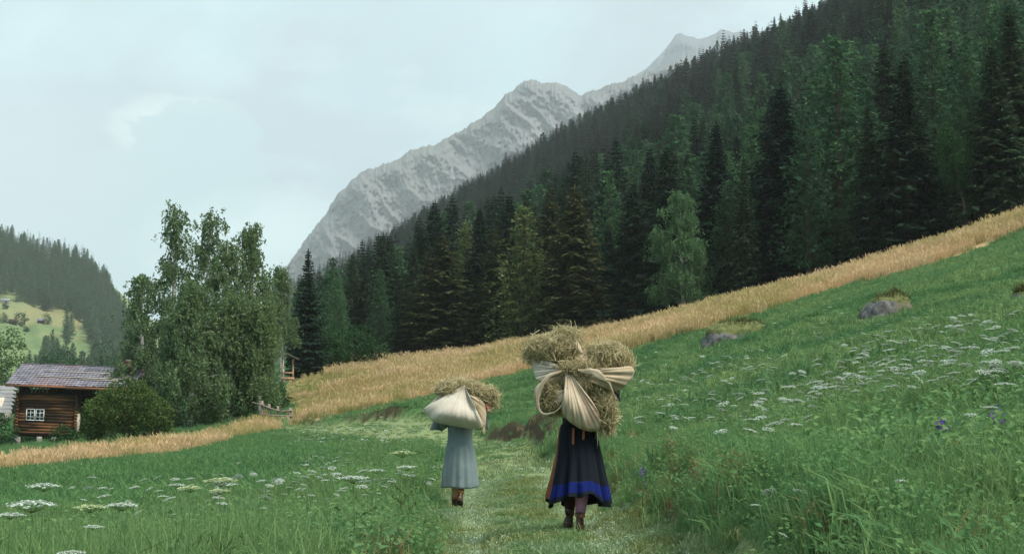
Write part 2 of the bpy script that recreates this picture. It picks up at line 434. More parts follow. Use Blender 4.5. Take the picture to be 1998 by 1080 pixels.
def relief(name, px, R0, depth_r, depth_b, rows_b, nt_, amp, s, mat, attrs=None, disp=None):
    """a mountainside: ridge seen at R0(px), falling towards us"""
    t = np.linspace(0, 1, nt_)
    PX, T = np.meshgrid(px, t, indexing='xy')
    RW = R0[None, :] + (rows_b[None, :] - R0[None, :]) * T
    Y = depth_r + (depth_b - depth_r) * T ** 1.0
    if disp is not None: 
        d = disp(PX, RW, T); Y = Y + d
    u = (PX - 999) / F; w = (540 - RW) / F
    k = Y / (CP - w * SP)
    V = np.stack([u * k, Y, (SP + w * CP) * k], -1)
    # far side, so the ridge is a ridge from elsewhere too
    Bk = V[0].copy(); Bk[:, 1] += (depth_r - depth_b) * .8; Bk[:, 2] *= .25
    V = np.concatenate([Bk[None], V], 0)
    a, b = V.shape[:2]
    i, j = np.meshgrid(np.arange(a - 1), np.arange(b - 1), indexing='ij'); i = i.ravel(); j = j.ravel()
    Q = np.stack([i * b + j, (i + 1) * b + j, (i + 1) * b + j + 1, i * b + j + 1], 1)
    me = mesh_np(name, V.reshape(-1, 3), [Q], [mat], smooth_=False)
    o = link(name, me); tag(o, kind='structure'); return o, V[1:]

def rock_mat(name, a, b, g, gfac, sc):
    m, nt, out = new_mat(name)
    bs = nd(nt, 'ShaderNodeBsdfPrincipled'); bs.inputs['Roughness'].default_value = .95; bs.inputs['Specular IOR Level'].default_value = .1
    f = noise(nt, sc * .2, 14, stretch=(1, .5, 1.0), rough=.74); f2 = noise(nt, sc * .12, 6, rough=.65); f3 = noise(nt, sc * 5, 4, rough=.7)
    c = ramp(nt, f, [(.36, a), (.64, b)])
    c = mix(nt, ramp(nt, f2, [(.46, (0, 0, 0)), (.58, (gfac, gfac, gfac))]), c, g)
    c = mix(nt, .55, c, ramp(nt, f3, [(.35, (.74, .74, .75)), (.65, (1, 1, 1))]), 'MULTIPLY')
    nt.links.new(c, bs.inputs['Base Color'])
    bp = nd(nt, 'ShaderNodeBump'); bp.inputs['Strength'].default_value = .3; bp.inputs['Distance'].default_value = 60
    nt.links.new(f, bp.inputs['Height']); nt.links.new(bp.outputs[0], bs.inputs['Normal'])
    nt.links.new(bs.outputs[0], out.inputs[0]); return m

px = np.arange(330, 1560, 1.6)
r0 = interp(px, [(330, 740), (430, 650), (520, 560), (555, 520), (580, 490), (625, 430), (660, 380), (690, 348), (712, 330), (745, 322), (770, 314), (800, 294), (815, 287), (848, 284), (862, 276), (900, 254), (935, 232), (960, 210), (985, 188), (1010, 169), (1025, 158), (1040, 155), (1055, 160), (1085, 161), (1105, 165), (1118, 172), (1130, 186), (1150, 178), (1165, 173), (1190, 168), (1225, 155), (1262, 140), (1330, 120), (1450, 90), (1560, 70)])
r0 = r0 + 5.5 * fbm(px * .06, px * 0, s=51, o=4) + 3.4 * fbm(px * .3, px * 0, s=52, o=3)
rb = np.maximum(r0 + 260, interp(px, [(330, 830), (560, 800), (1000, 560), (1560, 460)]))
def dsp(PX, RW, T):
    q = RW + .55 * (PX - 1000)          # along the spurs
    p_ = (PX - 1000) - .9 * (RW - 300)
    rg = ridged(p_ * .014 + .5 * fbm(PX * .01, RW * .01, s=61), q * .006, 5, 62)
    cr = ridged(PX * .045, RW * .045, 5, 63)
    e = smooth(0, .06, T)
    return -(rg - .5) * 420 * e - (cr - .5) * 60 * e - 40 * fbm(PX * .25, RW * .25, s=64, o=3) * e
M['rock'] = rock_mat('pale_rock', (.095, .095, .103), (.185, .185, .182), (.115, .13, .09), .5, .011)
relief('mountain', px, r0, 4700, 3300, rb, 150, 0, 0, M['rock'], disp=dsp)
px = np.arange(1100, 1760, 2.5)
r0 = interp(px, [(1100, 240), (1200, 170), (1240, 148), (1262, 132), (1280, 116), (1296, 98), (1310, 80), (1318, 68), (1328, 64), (1340, 70), (1352, 72), (1360, 76), (1380, 72), (1398, 64), (1406, 57), (1415, 58), (1430, 63), (1480, 62), (1600, 20), (1760, 0)]) + 2 * fbm(px * .09, px * 0, s=53, o=4)
M['blue_rock'] = rock_mat('grey_rock', (.05, .054, .068), (.085, .09, .105), (.06, .064, .072), .4, .006)
relief('far_peak', px, r0, 7400, 6200, r0 + 240, 70, 0, 0, M['blue_rock'], disp=lambda PX, RW, T: -(ridged(PX * .03, RW * .009, 4, 66) - .5) * 900 * smooth(0, .08, T))

# dark wooded shoulder below the rock
m, nt, out = new_mat('wooded_slope')
bs = nd(nt, 'ShaderNodeBsdfPrincipled'); bs.inputs['Roughness'].default_value = 1; bs.inputs['Specular IOR Level'].default_value = 0
f = noise(nt, .05, 6, rough=.7)
nt.links.new(ramp(nt, f, [(.35, (.02, .035, .02)), (.65, (.055, .075, .035))]), bs.inputs['Base Color']); nt.links.new(bs.outputs[0], out.inputs[0])
M['wooded'] = m
px = np.arange(480, 1520, 4)
r0 = interp(px, [(480, 620), (560, 556), (600, 540), (640, 522), (700, 487), (760, 456), (830, 415), (880, 382), (930, 352), (1000, 312), (1060, 276), (1110, 244), (1150, 222), (1200, 206), (1260, 178), (1330, 148), (1520, 80)]) + 4 * fbm(px * .03, px * 0, s=54, o=3)
_, WS = relief('wooded_hill', px, r0, 2300, 1500, r0 + 230, 40, 0, 0, M['wooded'], disp=lambda PX, RW, T: 120 * fbm(PX * .02, RW * .02, s=67) * smooth(0, .1, T))

# alp on the far left: meadow below, wood above
m, nt, out = new_mat('alpine_meadow')
bs = nd(nt, 'ShaderNodeBsdfPrincipled'); bs.inputs['Roughness'].default_value = 1; bs.inputs['Specular IOR Level'].default_value = 0
f = noise(nt, .02, 6, rough=.65); f2 = noise(nt, .006, 3)
c = ramp(nt, f, [(.3, (.09, .14, .065)), (.5, (.15, .20, .09)), (.7, (.20, .235, .115))])
c = mix(nt, ramp(nt, f2, [(.5, (0, 0, 0)), (.62, (.75, .75, .75))]), c, (.22, .20, .10))
nt.links.new(c, bs.inputs['Base Color']); nt.links.new(bs.outputs[0], out.inputs[0]); M['alp'] = m
px = np.arange(-420, 520, 5)
r0 = interp(px, [(-420, 400), (-100, 455), (0, 468), (40, 478), (100, 496), (150, 505), (185, 528), (205, 552), (222, 585), (240, 612), (270, 655), (300, 700), (360, 752), (430, 785), (520, 797)])
_, AL = relief('far_hill', px, r0, 1350, 520, np.maximum(r0 + 20, 808 + 0 * px), 60, 0, 0, M['alp'], disp=lambda PX, RW, T: 40 * fbm(PX * .02, RW * .02, s=68) * smooth(0, .1, T) * smooth(1, .9, T))

# ---------------------------------------------------------------- air, sky, light, camera
w = bpy.data.worlds.new('World'); scn.world = w; w.use_nodes = True
nt = w.node_tree; nt.nodes.clear()
wo = nd(nt, 'ShaderNodeOutputWorld'); bg = nd(nt, 'ShaderNodeBackground')
SUN_EL, SUN_AZ = 56, 122      # azimuth clockwise from straight ahead
sky = nd(nt, 'ShaderNodeTexSky', sky_type='NISHITA'); sky.sun_disc = False
sky.sun_elevation = R(SUN_EL); sky.sun_rotation = R(SUN_AZ); sky.altitude = 1500; sky.air_density = 1.0; sky.dust_density = 2.0
sk = mix(nt, 1.0, sky.outputs[0], (.085, .085, .085), 'MULTIPLY')
tc = nd(nt, 'ShaderNodeTexCoord')
mp = nd(nt, 'ShaderNodeMapping'); mp.inputs['Scale'].default_value = (1, 1, 2.0); mp.inputs['Location'].default_value = (.35, .1, .2)
nt.links.new(tc.outputs['Generated'], mp.inputs[0])
def wn(scale, detail, rough=.55, dist=0):
    n = nd(nt, 'ShaderNodeTexNoise'); n.inputs['Scale'].default_value = scale; n.inputs['Detail'].default_value = detail
    n.inputs['Roughness'].default_value = rough; n.inputs['Distortion'].default_value = dist
    nt.links.new(mp.outputs[0], n.inputs['Vector']); return n.outputs['Fac']
SKY_A, SKY_B, SKY_C = (.475, .70, .755), (.62, .82, .86), (.475, .585, .64)
c = ramp(nt, wn(2.6, 4, .5, .4), [(.38, SKY_A), (.55, SKY_B)])
c = mix(nt, ramp(nt, wn(4.2, 5, .55, .6), [(.46, (0, 0, 0)), (.64, (1, 1, 1))]), c, SKY_C)
c = mix(nt, ramp(nt, wn(7.0, 6, .6, .5), [(.54, (0, 0, 0)), (.70, (.8, .8, .8))]), c, (.68, .84, .855))
# one cumulus with a bright rim, low on the left
def cloud(cdir, rad, zs, col, w0, w1):
    global c
    sub = nd(nt, 'ShaderNodeVectorMath', operation='SUBTRACT'); nt.links.new(tc.outputs['Generated'], sub.inputs[0])
    v = unit(cdir); sub.inputs[1].default_value = tuple(v)
    sc = nd(nt, 'ShaderNodeVectorMath', operation='MULTIPLY'); nt.links.new(sub.outputs[0], sc.inputs[0]); sc.inputs[1].default_value = (1, 1, zs)
    ln = nd(nt, 'ShaderNodeVectorMath', operation='LENGTH'); nt.links.new(sc.outputs[0], ln.inputs[0])
    n = wn(26, 6, .55)
    ma = nd(nt, 'ShaderNodeMath', operation='MULTIPLY_ADD'); nt.links.new(n, ma.inputs[0]); ma.inputs[1].default_value = rad * 1.1; nt.links.new(ln.outputs['Value'], ma.inputs[2])
    r = ramp(nt, ma.outputs[0], [(rad * w0, (1, 1, 1)), (rad * w1, (0, 0, 0))])
    c = mix(nt, r, c, col)
cloud(P(350, 283, 1000), .045, 1.5, (.90, 1.02, .98), 1.3, 1.75)
cloud(P(375, 345, 1000), .050, 1.05, (.50, .665, .70), 1.55, 1.66)
cloud(P(290, 370, 1000), .045, 1.3, (.50, .665, .70), 1.45, 1.7)
cloud(P(30, 330, 1000), .07, 1.3, (.57, .66, .71), .9, 2.0)
cloud(P(520, 470, 1000), .07, 2.2, (.72, .90, .90), .8, 1.9)
c = mix(nt, .90, sk, c)
nt.links.new(c, bg.inputs[0]); bg.inputs[1].default_value = .83
nt.links.new(bg.outputs[0], wo.inputs[0])

ld = bpy.data.lights.new('sun', 'SUN'); ld.energy = 4.9; ld.angle = R(34); ld.color = (1, .95, .87)
lo = bpy.data.objects.new('sun', ld); COL.objects.link(lo)
az, el = R(SUN_AZ), R(SUN_EL)
from mathutils import Vector
sd = Vector((math.sin(az) * math.cos(el), math.cos(az) * math.cos(el), math.sin(el)))
lo.rotation_euler = sd.to_track_quat('Z', 'Y').to_euler(); lo.location = (20, -20, 60)

cd = bpy.data.cameras.new('camera'); cam = bpy.data.objects.new('camera', cd); COL.objects.link(cam); scn.camera = cam
cd.sensor_width = 36; cd.lens = F / 1998 * 36; cd.clip_end = 30000; cd.clip_start = .05
cam.rotation_euler = (R(90) + PIT, 0, 0)

g = Geo(); g.box((0, 3900, 1500), (9000, 8600, 3024))
m, nt, out = new_mat('haze_air')
pv = nd(nt, 'ShaderNodeVolumePrincipled'); pv.inputs['Color'].default_value = (.90, .97, 1, 1); pv.inputs['Density'].default_value = 1.0e-4; pv.inputs['Anisotropy'].default_value = .15
nt.links.new(pv.outputs[0], out.inputs['Volume'])
hz = g.obj('haze', m); tag(hz, kind='stuff')
try: m.cycles.homogeneous_volume = True
except Exception: pass

vs = scn.view_settings; scn.display_settings.display_device = 'sRGB'
vs.view_transform = 'Standard'; vs.look = 'None'; vs.exposure = 0.45; vs.gamma = 1; vs.use_curve_mapping = False
scn.render.engine = 'CYCLES'
cy = scn.cycles
cy.use_denoising = True; cy.denoiser = 'OPENIMAGEDENOISE'
try: cy.denoising_input_passes = 'RGB_ALBEDO_NORMAL'
except Exception: pass
cy.max_bounces = 6; cy.diffuse_bounces = 3; cy.glossy_bounces = 2; cy.transmission_bounces = 3; cy.volume_bounces = 1; cy.transparent_max_bounces = 8
cy.use_adaptive_sampling = False
# ---------------------------------------------------------------- trees (unit: metres, base at the origin)
def spruce_geo(h, rad, seed, low=.04, dens=1.0, droop=.35, twig=1.0, lod=1):
    r = np.random.default_rng(seed); g = Geo()
    z = low * h; sp = (.42 if lod == 1 else (.62 if lod == 2 else 1.3)) / dens
    while z < h * .985:
        t = z / h
        L0 = rad * (1 - t) ** .82 * (.86 + .14 * min(1, t / .12)) + .10
        n = max(4, int((5 + 2.2 * L0 / rad) if lod < 3 else 5))
        a0 = r.uniform(0, 6.28)
        for k in range(n):
            a = a0 + 6.283 * k / n + r.uniform(-.35, .35)
            L = L0 * r.uniform(.62, 1.18)
            d = np.array([math.cos(a), math.sin(a), 0]); sdv = np.array([-d[1], d[0], 0])
            rise = .28 * (t - .45)           # upper branches climb, lower sag
            m = max(3, int(L / (.34 if lod == 1 else (.6 if lod == 2 else 1.1))) + 1)
            s = (np.arange(m) + r.uniform(.25, .9, m)) / m
            zc = z + L * (rise * s * 1.6 - droop * s ** 1.5 + droop * .75 * s ** 3.2)
            c = d * (L * s)[:, None]; c[:, 2] = zc
            wd = (.20 + .30 * (1 - s)) * min(L, 2.2) * twig * r.uniform(.7, 1.2, m) + .06
            v = np.clip(r.uniform(0, .55, m) + .35 * s ** 3, 0, 1)
            for sg in (-1, 1):
                tip = c + (sdv * sg * .9 + d * .75) * wd[:, None]; tip[:, 2] -= wd * r.uniform(.15, .75, m)
                mid = c * .5 + tip * .5; mid[:, 2] += .03
                g.ribbons(c, mid, tip, .07 + .10 * wd * (1.3 if lod > 1 else 1) * (1.6 if lod > 2 else 1), v, side=np.cross(tip - c, r.normal(size=(m, 3)) * .5 + [0, 0, 1.2]))
            # hanging sprays under the bough
            hb = c + r.normal(size=(m, 3)) * .05; ht = hb.copy(); ht[:, 2] -= wd * r.uniform(.5, 1.1, m); ht += d * .1
            g.ribbons(hb, hb * .5 + ht * .5, ht, .06 + .11 * wd, v * .7, side=np.tile(sdv, (m, 1)) + r.normal(size=(m, 3)) * .5)
            # tip
            b = c[-1:]; tp = b + (d * .35 + np.array([0, 0, .05])) * min(1, L)
            g.ribbons(b, b * .5 + tp * .5, tp, np.array([.10]), v[-1:] + .1)
        z += sp * r.uniform(.75, 1.25) * (1.0 - .35 * t)
    top = np.array([[0, 0, h * .985]]); 
    for q in range(3): g.ribbons(top - [0, 0, .5], top, top + [[r.normal() * .06, r.normal() * .06, .45]], np.array([.07]), .5)
    return g

def larch_geo(h, rad, seed, low=.05, lod=1):
    r = np.random.default_rng(seed); g = Geo()
    z = low * h
    while z < h * .98:
        t = z / h
        L0 = rad * (1 - t ** 1.5) ** .75 * (.8 + .2 * min(1, t / .2)) * (1 - .15 * t) + .08
        n = 6; a0 = r.uniform(0, 6.28)
        for k in range(n):
            a = a0 + 6.283 * k / n + r.uniform(-.4, .4); L = L0 * r.uniform(.55, 1.15)
            d = np.array([math.cos(a), math.sin(a), 0])
            m = max(3, int(L / (.2 if lod == 1 else .42)) + 1)
            s = r.uniform(.1, 1, m)
            c = d * (L * s)[:, None]; c[:, 2] = z + L * (.22 * s - .22 * s * s)
            c += r.normal(size=(m, 3)) * .13
            q = (.26 if lod == 1 else .42)
            for rep in range(3):
                e = unit(r.normal(size=(m, 3)) + d * .9 + [0, 0, .25]) * (q * r.uniform(.6, 1.5, m))[:, None]
                g.ribbons(c, c + e * .5, c + e, np.full(m, .065 if lod == 1 else .12) * r.uniform(.7, 1.3, m), r.uniform(0, 1, m))
        z += (.36 if lod == 1 else .62) * r.uniform(.7, 1.2)
    return g

def trunk_geo(h, r0, seed, top=.97, bend=.0):
    r = np.random.default_rng(seed); g = Geo(); k = 7
    t = np.linspace(0, top, k); p = np.stack([bend * h * t * t + r.normal(size=k) * .04 * (t > 0), r.normal(size=k) * .04 * (t > 0), h * t - .4 * (t == 0)], 1)
    g.tube(p, r0 * (1 - t) ** .8 + .02, 6)
    return g

PROTO = {}
def proto_conifer(key, kind, h, rad, seed, mat, low=.04, **kw):
    gg = spruce_geo(h, rad, seed, low, **kw) if kind == 'spruce' else larch_geo(h, rad, seed, low, **kw)
    crown = gg.mesh('crown', [M[mat]])
    trunk = trunk_geo(h, h * .013 + .04, seed).mesh('trunk', [M['bark']])
    # the same tree as one mesh, for trees too small to show parts
    g = trunk_geo(h, h * .013 + .04, seed)
    gg.mq = [np.full(len(x), 1) for x in gg.Q]; gg.mt = [np.full(len(x), 1) for x in gg.T]
    n = g.n
    g.Q += [q + n for q in gg.Q]; g.T += [q + n for q in gg.T]; g.mq += gg.mq; g.mt += gg.mt; g.V += gg.V; g.var += gg.var; g.n += gg.n
    PROTO[key] = dict(crown=crown, trunk=trunk, one=g.mesh(kind + '_tree', [M['bark'], M[mat]]), h=h, kind=kind)

for i in range(4):
    proto_conifer('s%d' % i, 'spruce', 18, (3.6, 3.0, 4.0, 3.3)[i], 100 + i, 'spruce', dens=(1, 1, .85, 1.1)[i], droop=(.35, .28, .42, .33)[i])
for i in range(2):
    proto_conifer('o%d' % i, 'spruce', 16, (3.6, 3.2)[i], 120 + i, 'spruce_olive', droop=(.3, .4)[i], dens=1.05)
for i in range(3):
    proto_conifer('l%d' % i, 'larch', 18, (3.7, 3.1, 4.0)[i], 140 + i, 'larch', low=.1)
proto_conifer('p0', 'larch', 17, 3.4, 150, 'larch_pale', low=.06)
proto_conifer('t0', 'spruce', 18, 2.5, 160, 'spruce', low=.18, dens=.8)       # bare foot
proto_conifer('t1', 'spruce', 18, 2.9, 161, 'spruce', low=.13, dens=.9, droop=.45)
# mid-distance trees
for i in range(4):
    proto_conifer('ms%d' % i, 'spruce', 17, (3.4, 2.8, 3.8, 3.1)[i], 170 + i, 'spruce', lod=2)
for i in range(2):
    proto_conifer('ml%d' % i, 'larch', 17, (3.6, 3.1)[i], 180 + i, 'larch', lod=2)

CONIFER_GROUP = 'conifers of the hillside forest'
def conifer(key, x, y, h, label, rz=None, parts=True, width=1.0, group=CONIFER_GROUP, zoff=0):
    p = PROTO[key]; s = h / p['h']; rz = random.uniform(0, 6.28) if rz is None else rz
    z = gz(x, y) - .1 + zoff
    nm = p['kind'] + '_tree'
    if parts:
        o = empty(nm, (x, y, z), rz, label, 'tree', group)
        link('trunk', p['trunk'], o); link('crown', p['crown'], o)
    else:
        o = link(nm, p['one']); o.location = (x, y, z); o.rotation_euler = (0, 0, rz); tag(o, label, 'tree', group)
    o.scale = (s * width, s * width, s)
    return o

def at_edge(px_, top, Y):
    """ground point in direction px_ at distance Y, and the height that reaches row top"""
    q = P(px_, 600, Y); x = q[0]; z = gz(x, Y)
    # small correction: x at the tree's own foot
    return x, Y, P(px_, top, Y)[2] - z

# front rank, one by one: (px, top row, distance, prototype, width, label)
FRONT = [
 (600, 484, 146, 's1', .95, 'slim dark spruce right beside the birch clump, above the wooden shelter'),
 (662, 560, 168, 'l1', 1.1, 'dull green larch behind the leafy bushes at the forest corner'),
 (742, 520, 172, 'l0', .9, 'blue green larch between the forest corner and the broad olive spruce'),
 (782, 560, 168, 't1', 1.0, 'short dark spruce tucked against the left of the broad olive spruce'),
 (862, 455, 168, 'o0', 1.5, 'broad brownish olive spruce with boughs down to the dry meadow'),
 (908, 425, 186, 'p0', .95, 'tall olive larch looking over the broad brownish spruce'),
 (962, 442, 166, 'o1', 1.05, 'dark olive spruce between the broad brownish spruce and the yellow green larch'),
 (1022, 396, 160, 'p0', 1.25, 'yellow green larch standing forward at the forest edge above the hay bundles'),
 (1074, 362, 164, 'o1', .95, 'narrow brown tinged spruce just right of the yellow green larch'),
 (1122, 360, 156, 'o0', 1.2, 'large brown tinged spruce with layered drooping boughs above the larger hay bundle'),
 (1190, 325, 172, 'l1', 1.0, 'upright green larch rising behind the gap left of the pale birch'),
 (1238, 352, 150, 's2', 1.1, 'dark spruce with wide low boughs touching the left of the pale birch'),
 (1272, 285, 166, 's0', .95, 'dark tall spruce whose tip shows above the pale birch on its left'),
 (1402, 238, 148, 's3', 1.0, 'dark spruce just right of the pale birch at the forest edge'),
 (1455, 305, 134, 't1', .75, 'small spruce with light tips at the edge, left of the tallest dark spruces'),
 (1532, 165, 139, 's2', 1.15, 'huge dark spruce with ragged boughs in the middle of the right forest edge'),
 (1592, 250, 136, 't0', .9, 'bare footed spruce between the huge ragged spruce and the big green larch'),
 (1642, 68, 137, 'l2', 1.2, 'big soft green larch rising over the right forest edge'),
 (1702, 205, 128, 't1', .9, 'dark spruce with a visible reddish foot right of the big green larch'),
 (1776, 112, 126, 's0', 1.15, 'massive near black spruce at the right forest edge'),
 (1832, 8, 150, 'l1', 1.15, 'light topped larch touching the upper edge of the picture'),
 (1862, 240, 122, 't0', .85, 'thin bare footed spruce behind the leaning leafy tree'),
 (1902, 60, 132, 'l1', 1.05, 'green larch near the right border behind the blackish spruces'),
 (1952, 85, 116, 's3', 1.0, 'blackish spruce nearest the right border of the forest'),
 (1990, 20, 122, 's1', 1.1, 'dark spruce cut by the right border of the picture'),
]
occupied = []
for (px_, top, Y, key, wd, lab) in FRONT:
    x, y, h = at_edge(px_, top, Y); conifer(key, x, y, h, lab, width=wd * 1.25); occupied.append((x, y))

# the ranks behind: nearest as trees of their own, the rest as one far wood
rg = np.random.default_rng(5)
cand = []
yy = 128.0
while yy < 1150:
    step = 5.6 + yy * .0050
    for x in np.arange(-.42 * yy - 5, .42 * yy + 12, step):
        cand.append((x + rg.uniform(-.42, .42) * step, yy + rg.uniform(-.42, .42) * step))
    yy += step * .95
cand = np.array(cand)
de = zones(cand[:, 0], cand[:, 1])['forest'] > .5
# keep a forest edge, and keep clear of the lower left corner of the wood
cand = cand[de]
dd, _ = polydist(cand[:, 0], cand[:, 1], UPL)
keep = np.abs(dd) > 4.5
pxs, pys = proj(np.stack([cand[:, 0], cand[:, 1], H(cand[:, 0], cand[:, 1])], 1))
keep &= (pxs > 575 + 6 * fbm(cand[:, 1] * .05, cand[:, 0] * .05)) & (pxs < 2130)
# left border of the wood climbs the hill
cand = cand[keep]
oc = np.array(occupied)
cand = cand[np.min(np.hypot(cand[:, None, 0] - oc[None, :, 0], cand[:, None, 1] - oc[None, :, 1]), 1) > 3.6]
ch = H(cand[:, 0], cand[:, 1])
hts = rg.triangular(9, 17, 23, len(cand)) * (1 + .12 * smooth(400, 800, cand[:, 1]))
pcx, _ = proj(np.stack([cand[:, 0], cand[:, 1], ch + hts], 1))
SIL = [(480, 600), (560, 560), (600, 530), (640, 515), (700, 480), (760, 446), (830, 402), (900, 355), (1000, 298), (1100, 235), (1200, 182), (1300, 130), (1400, 78), (1500, 52), (1600, 0), (1750, -90), (2200, -300)]
lim = interp(pcx, SIL) + np.abs(rg.normal(size=len(cand))) * 18 - np.where(rg.random(len(cand)) < .16, rg.uniform(5, 32, len(cand)), 4)
mx = np.array([P(a, b, c[1])[2] for a, b, c in zip(pcx, lim, cand)]) - ch
hts = np.minimum(hts, mx); okh = hts > 5.5; cand, ch, hts = cand[okh], ch[okh], hts[okh]
# hidden-line test along sight lines: drop trees wholly behind nearer ones
order = np.argsort(cand[:, 1]); prof = np.full(1000, 3000.0); vis = np.zeros(len(cand))
edges = np.arange(1000) * 2.2 - 60
for q in range(450, 2100, 4): pass
for i in order:
    x, y = cand[i]; top = np.array([x, y, ch[i] + hts[i]])
    a, b = proj(top); half = 2.6 * F / y * .5
    i0 = int((a - half * .5 + 60) / 2.2); i1 = int((a + half * .5 + 60) / 2.2) + 1
    i0 = max(0, i0); i1 = min(1000, max(i1, i0 + 1))
    if i0 >= 1000: continue
    seen = np.clip(prof[i0:i1] - b, 0, hts[i] * F / y)
    vis[i] = seen.sum() * 2.2 if b < 1100 else 0
    if b < -30: vis[i] = max(0, vis[i] - 1e9) if b < -200 and np.all(prof[i0:i1] < 0) else vis[i]
    prof[i0:i1] = np.minimum(prof[i0:i1], b + (18 if y > 300 else 25))
pxt, pyt = proj(np.stack([cand[:, 0], cand[:, 1], ch + hts], 1))
vis[(pxt < 520) | (pxt > 2060)] = 0
rank = np.argsort(-(vis * (1)))
nind = 300 - len(FRONT)
ind = set(rank[:nind].tolist())
for i in sorted(ind):
    x, y = cand[i]; far = y > 210
    lar = (vn(np.array([x * .03]), np.array([y * .03]), s=81)[0] + rg.uniform(-.25, .25)) > .50
    if far: lar = lar or rg.random() < .2
    if lar:
        key = ('ml%d' % rg.integers(0, 2)) if far else ('l%d' % rg.integers(0, 3))
        lab = 'soft light green larch among the dark spruces, behind the front rank of the forest'
    else:
        key = ('ms%d' % rg.integers(0, 4)) if far else ('s%d' % rg.integers(0, 4))
        lab = 'dark pointed spruce packed in the slope forest, behind the front rank'
    conifer(key, x, y, hts[i], lab, parts=not far and y < 185, width=rg.uniform(1.05, 1.5))

# ---- instanced stuff
def scatter(name, pts, rot, scl, idx, protos, label=None):
    me = bpy.data.meshes.new(name)
    pts = np.asarray(pts, np.float32); n = len(pts)
    me.vertices.add(n); me.vertices.foreach_set('co', pts.ravel())
    a = me.attributes.new('rot', 'FLOAT_VECTOR', 'POINT'); a.data.foreach_set('vector', np.asarray(rot, np.float32).ravel())
    s3 = np.asarray(scl, np.float32); s3 = np.repeat(s3[:, None], 3, 1) if s3.ndim == 1 else s3
    a = me.attributes.new('scl', 'FLOAT_VECTOR', 'POINT'); a.data.foreach_set('vector', s3.ravel())
    a = me.attributes.new('idx', 'INT', 'POINT'); a.data.foreach_set('value', np.asarray(idx, np.int32))
    col = bpy.data.collections.new(name + '_kinds')
    for k, pm in enumerate(protos):
        o = bpy.data.objects.new('%s_kind_%02d' % (name, k), pm); col.objects.link(o)
    ng = bpy.data.node_groups.new(name, 'GeometryNodeTree')
    ng.interface.new_socket('Geometry', in_out='INPUT', socket_type='NodeSocketGeometry'); ng.interface.new_socket('Geometry', in_out='OUTPUT', socket_type='NodeSocketGeometry')
    N = ng.nodes.new; L = ng.links.new
    gi, go, ci, ip = N('NodeGroupInput'), N('NodeGroupOutput'), N('GeometryNodeCollectionInfo'), N('GeometryNodeInstanceOnPoints')
    ci.inputs['Collection'].default_value = col; ci.inputs['Separate Children'].default_value = True; ci.inputs['Reset Children'].default_value = True
    ip.inputs['Pick Instance'].default_value = True
    def at(nm, dt):
        q = N('GeometryNodeInputNamedAttribute'); q.data_type = dt; q.inputs['Name'].default_value = nm; return q.outputs['Attribute']
    L(gi.outputs[0], ip.inputs['Points']); L(ci.outputs[0], ip.inputs['Instance']); L(at('idx', 'INT'), ip.inputs['Instance Index'])
    er = N('FunctionNodeEulerToRotation'); L(at('rot', 'FLOAT_VECTOR'), er.inputs[0]); L(er.outputs[0], ip.inputs['Rotation'])
    L(at('scl', 'FLOAT_VECTOR'), ip.inputs['Scale']); L(ip.outputs[0], go.inputs[0])
    o = link(name, me); md = o.modifiers.new('scatter', 'NODES'); md.node_group = ng
    tag(o, label, kind='stuff'); return o

far_kinds = [spruce_geo(17, (3.2, 3.8, 2.8)[i], 200 + i, lod=3 if i else 2, droop=.3).mesh('far_spruce', [M['far_tree']]) for i in range(3)] + [larch_geo(16, (3.9, 4.4)[i], 210 + i, low=.12, lod=2).mesh('far_larch', [M['far_soft']]) for i in range(2)]
rest = np.array([i for i in range(len(cand)) if i not in ind and (vis[i] > 1 or rg.random() < .25)])
scatter('hillside_forest', np.stack([cand[rest, 0], cand[rest, 1], ch[rest] - .2], 1), np.stack([0 * rest, 0 * rest, rg.uniform(0, 6.28, len(rest))], 1),
        np.stack([hts[rest] / 17 * 1.1] * 2 + [hts[rest] / 17], 1), rg.choice(5, len(rest), p=[.25, .2, .2, .17, .18]), far_kinds)

# wood on the shoulder under the rock, and on the alp
def on_relief(G, n, rr, t0, t1, keep):
    a, b = G.shape[:2]
    i = rr.uniform(t0, t1, n) * (a - 1.001); j = rr.uniform(0, b - 1.001, n)
    i0, j0 = i.astype(int), j.astype(int); fi, fj = (i - i0)[:, None], (j - j0)[:, None]
    p = G[i0, j0] * (1 - fi) * (1 - fj) + G[i0 + 1, j0] * fi * (1 - fj) + G[i0, j0 + 1] * (1 - fi) * fj + G[i0 + 1, j0 + 1] * fi * fj
    return p[keep(p)]
p = on_relief(WS, 9000, rg, 0, .35, lambda p: (proj(p)[0] > 540) & (proj(p)[0] < 1330) & (rg.random(len(p)) < .5))
scatter('shoulder_forest', p, np.stack([np.zeros(len(p))] * 2 + [rg.uniform(0, 6.28, len(p))], 1), rg.uniform(.7, 1.1, len(p)), rg.integers(1, 3, len(p)), far_kinds)
def alp_keep(p):
    a, b = proj(p)
    edge = interp(a, [(-420, 590), (0, 582), (45, 588), (60, 600), (75, 596), (85, 612), (105, 606), (125, 603), (150, 628), (165, 640), (178, 668), (200, 700), (230, 735), (300, 760), (420, 790)])
    edge = edge + 7 * fbm(a * .05, b * .02, s=91)
    main = b < edge
    clump = (vn(a * .03, b * .035, s=93) > .62) & (a > 50) & (b > 655) & (rg.random(len(p)) < .75)
    return (main | clump) & (a > -300) & (a < 480)
alp_kinds = [spruce_geo(17, (3.8, 2.8)[i], 220 + i, lod=3, droop=.3).mesh('alp_spruce', [M['alp_tree']]) for i in range(2)] + [larch_geo(16, (3.9, 4.4)[i], 230 + i, low=.12, lod=2).mesh('alp_larch', [M['alp_soft_hazed']]) for i in range(2)]
p = on_relief(AL, 10000, rg, 0, .98, alp_keep)
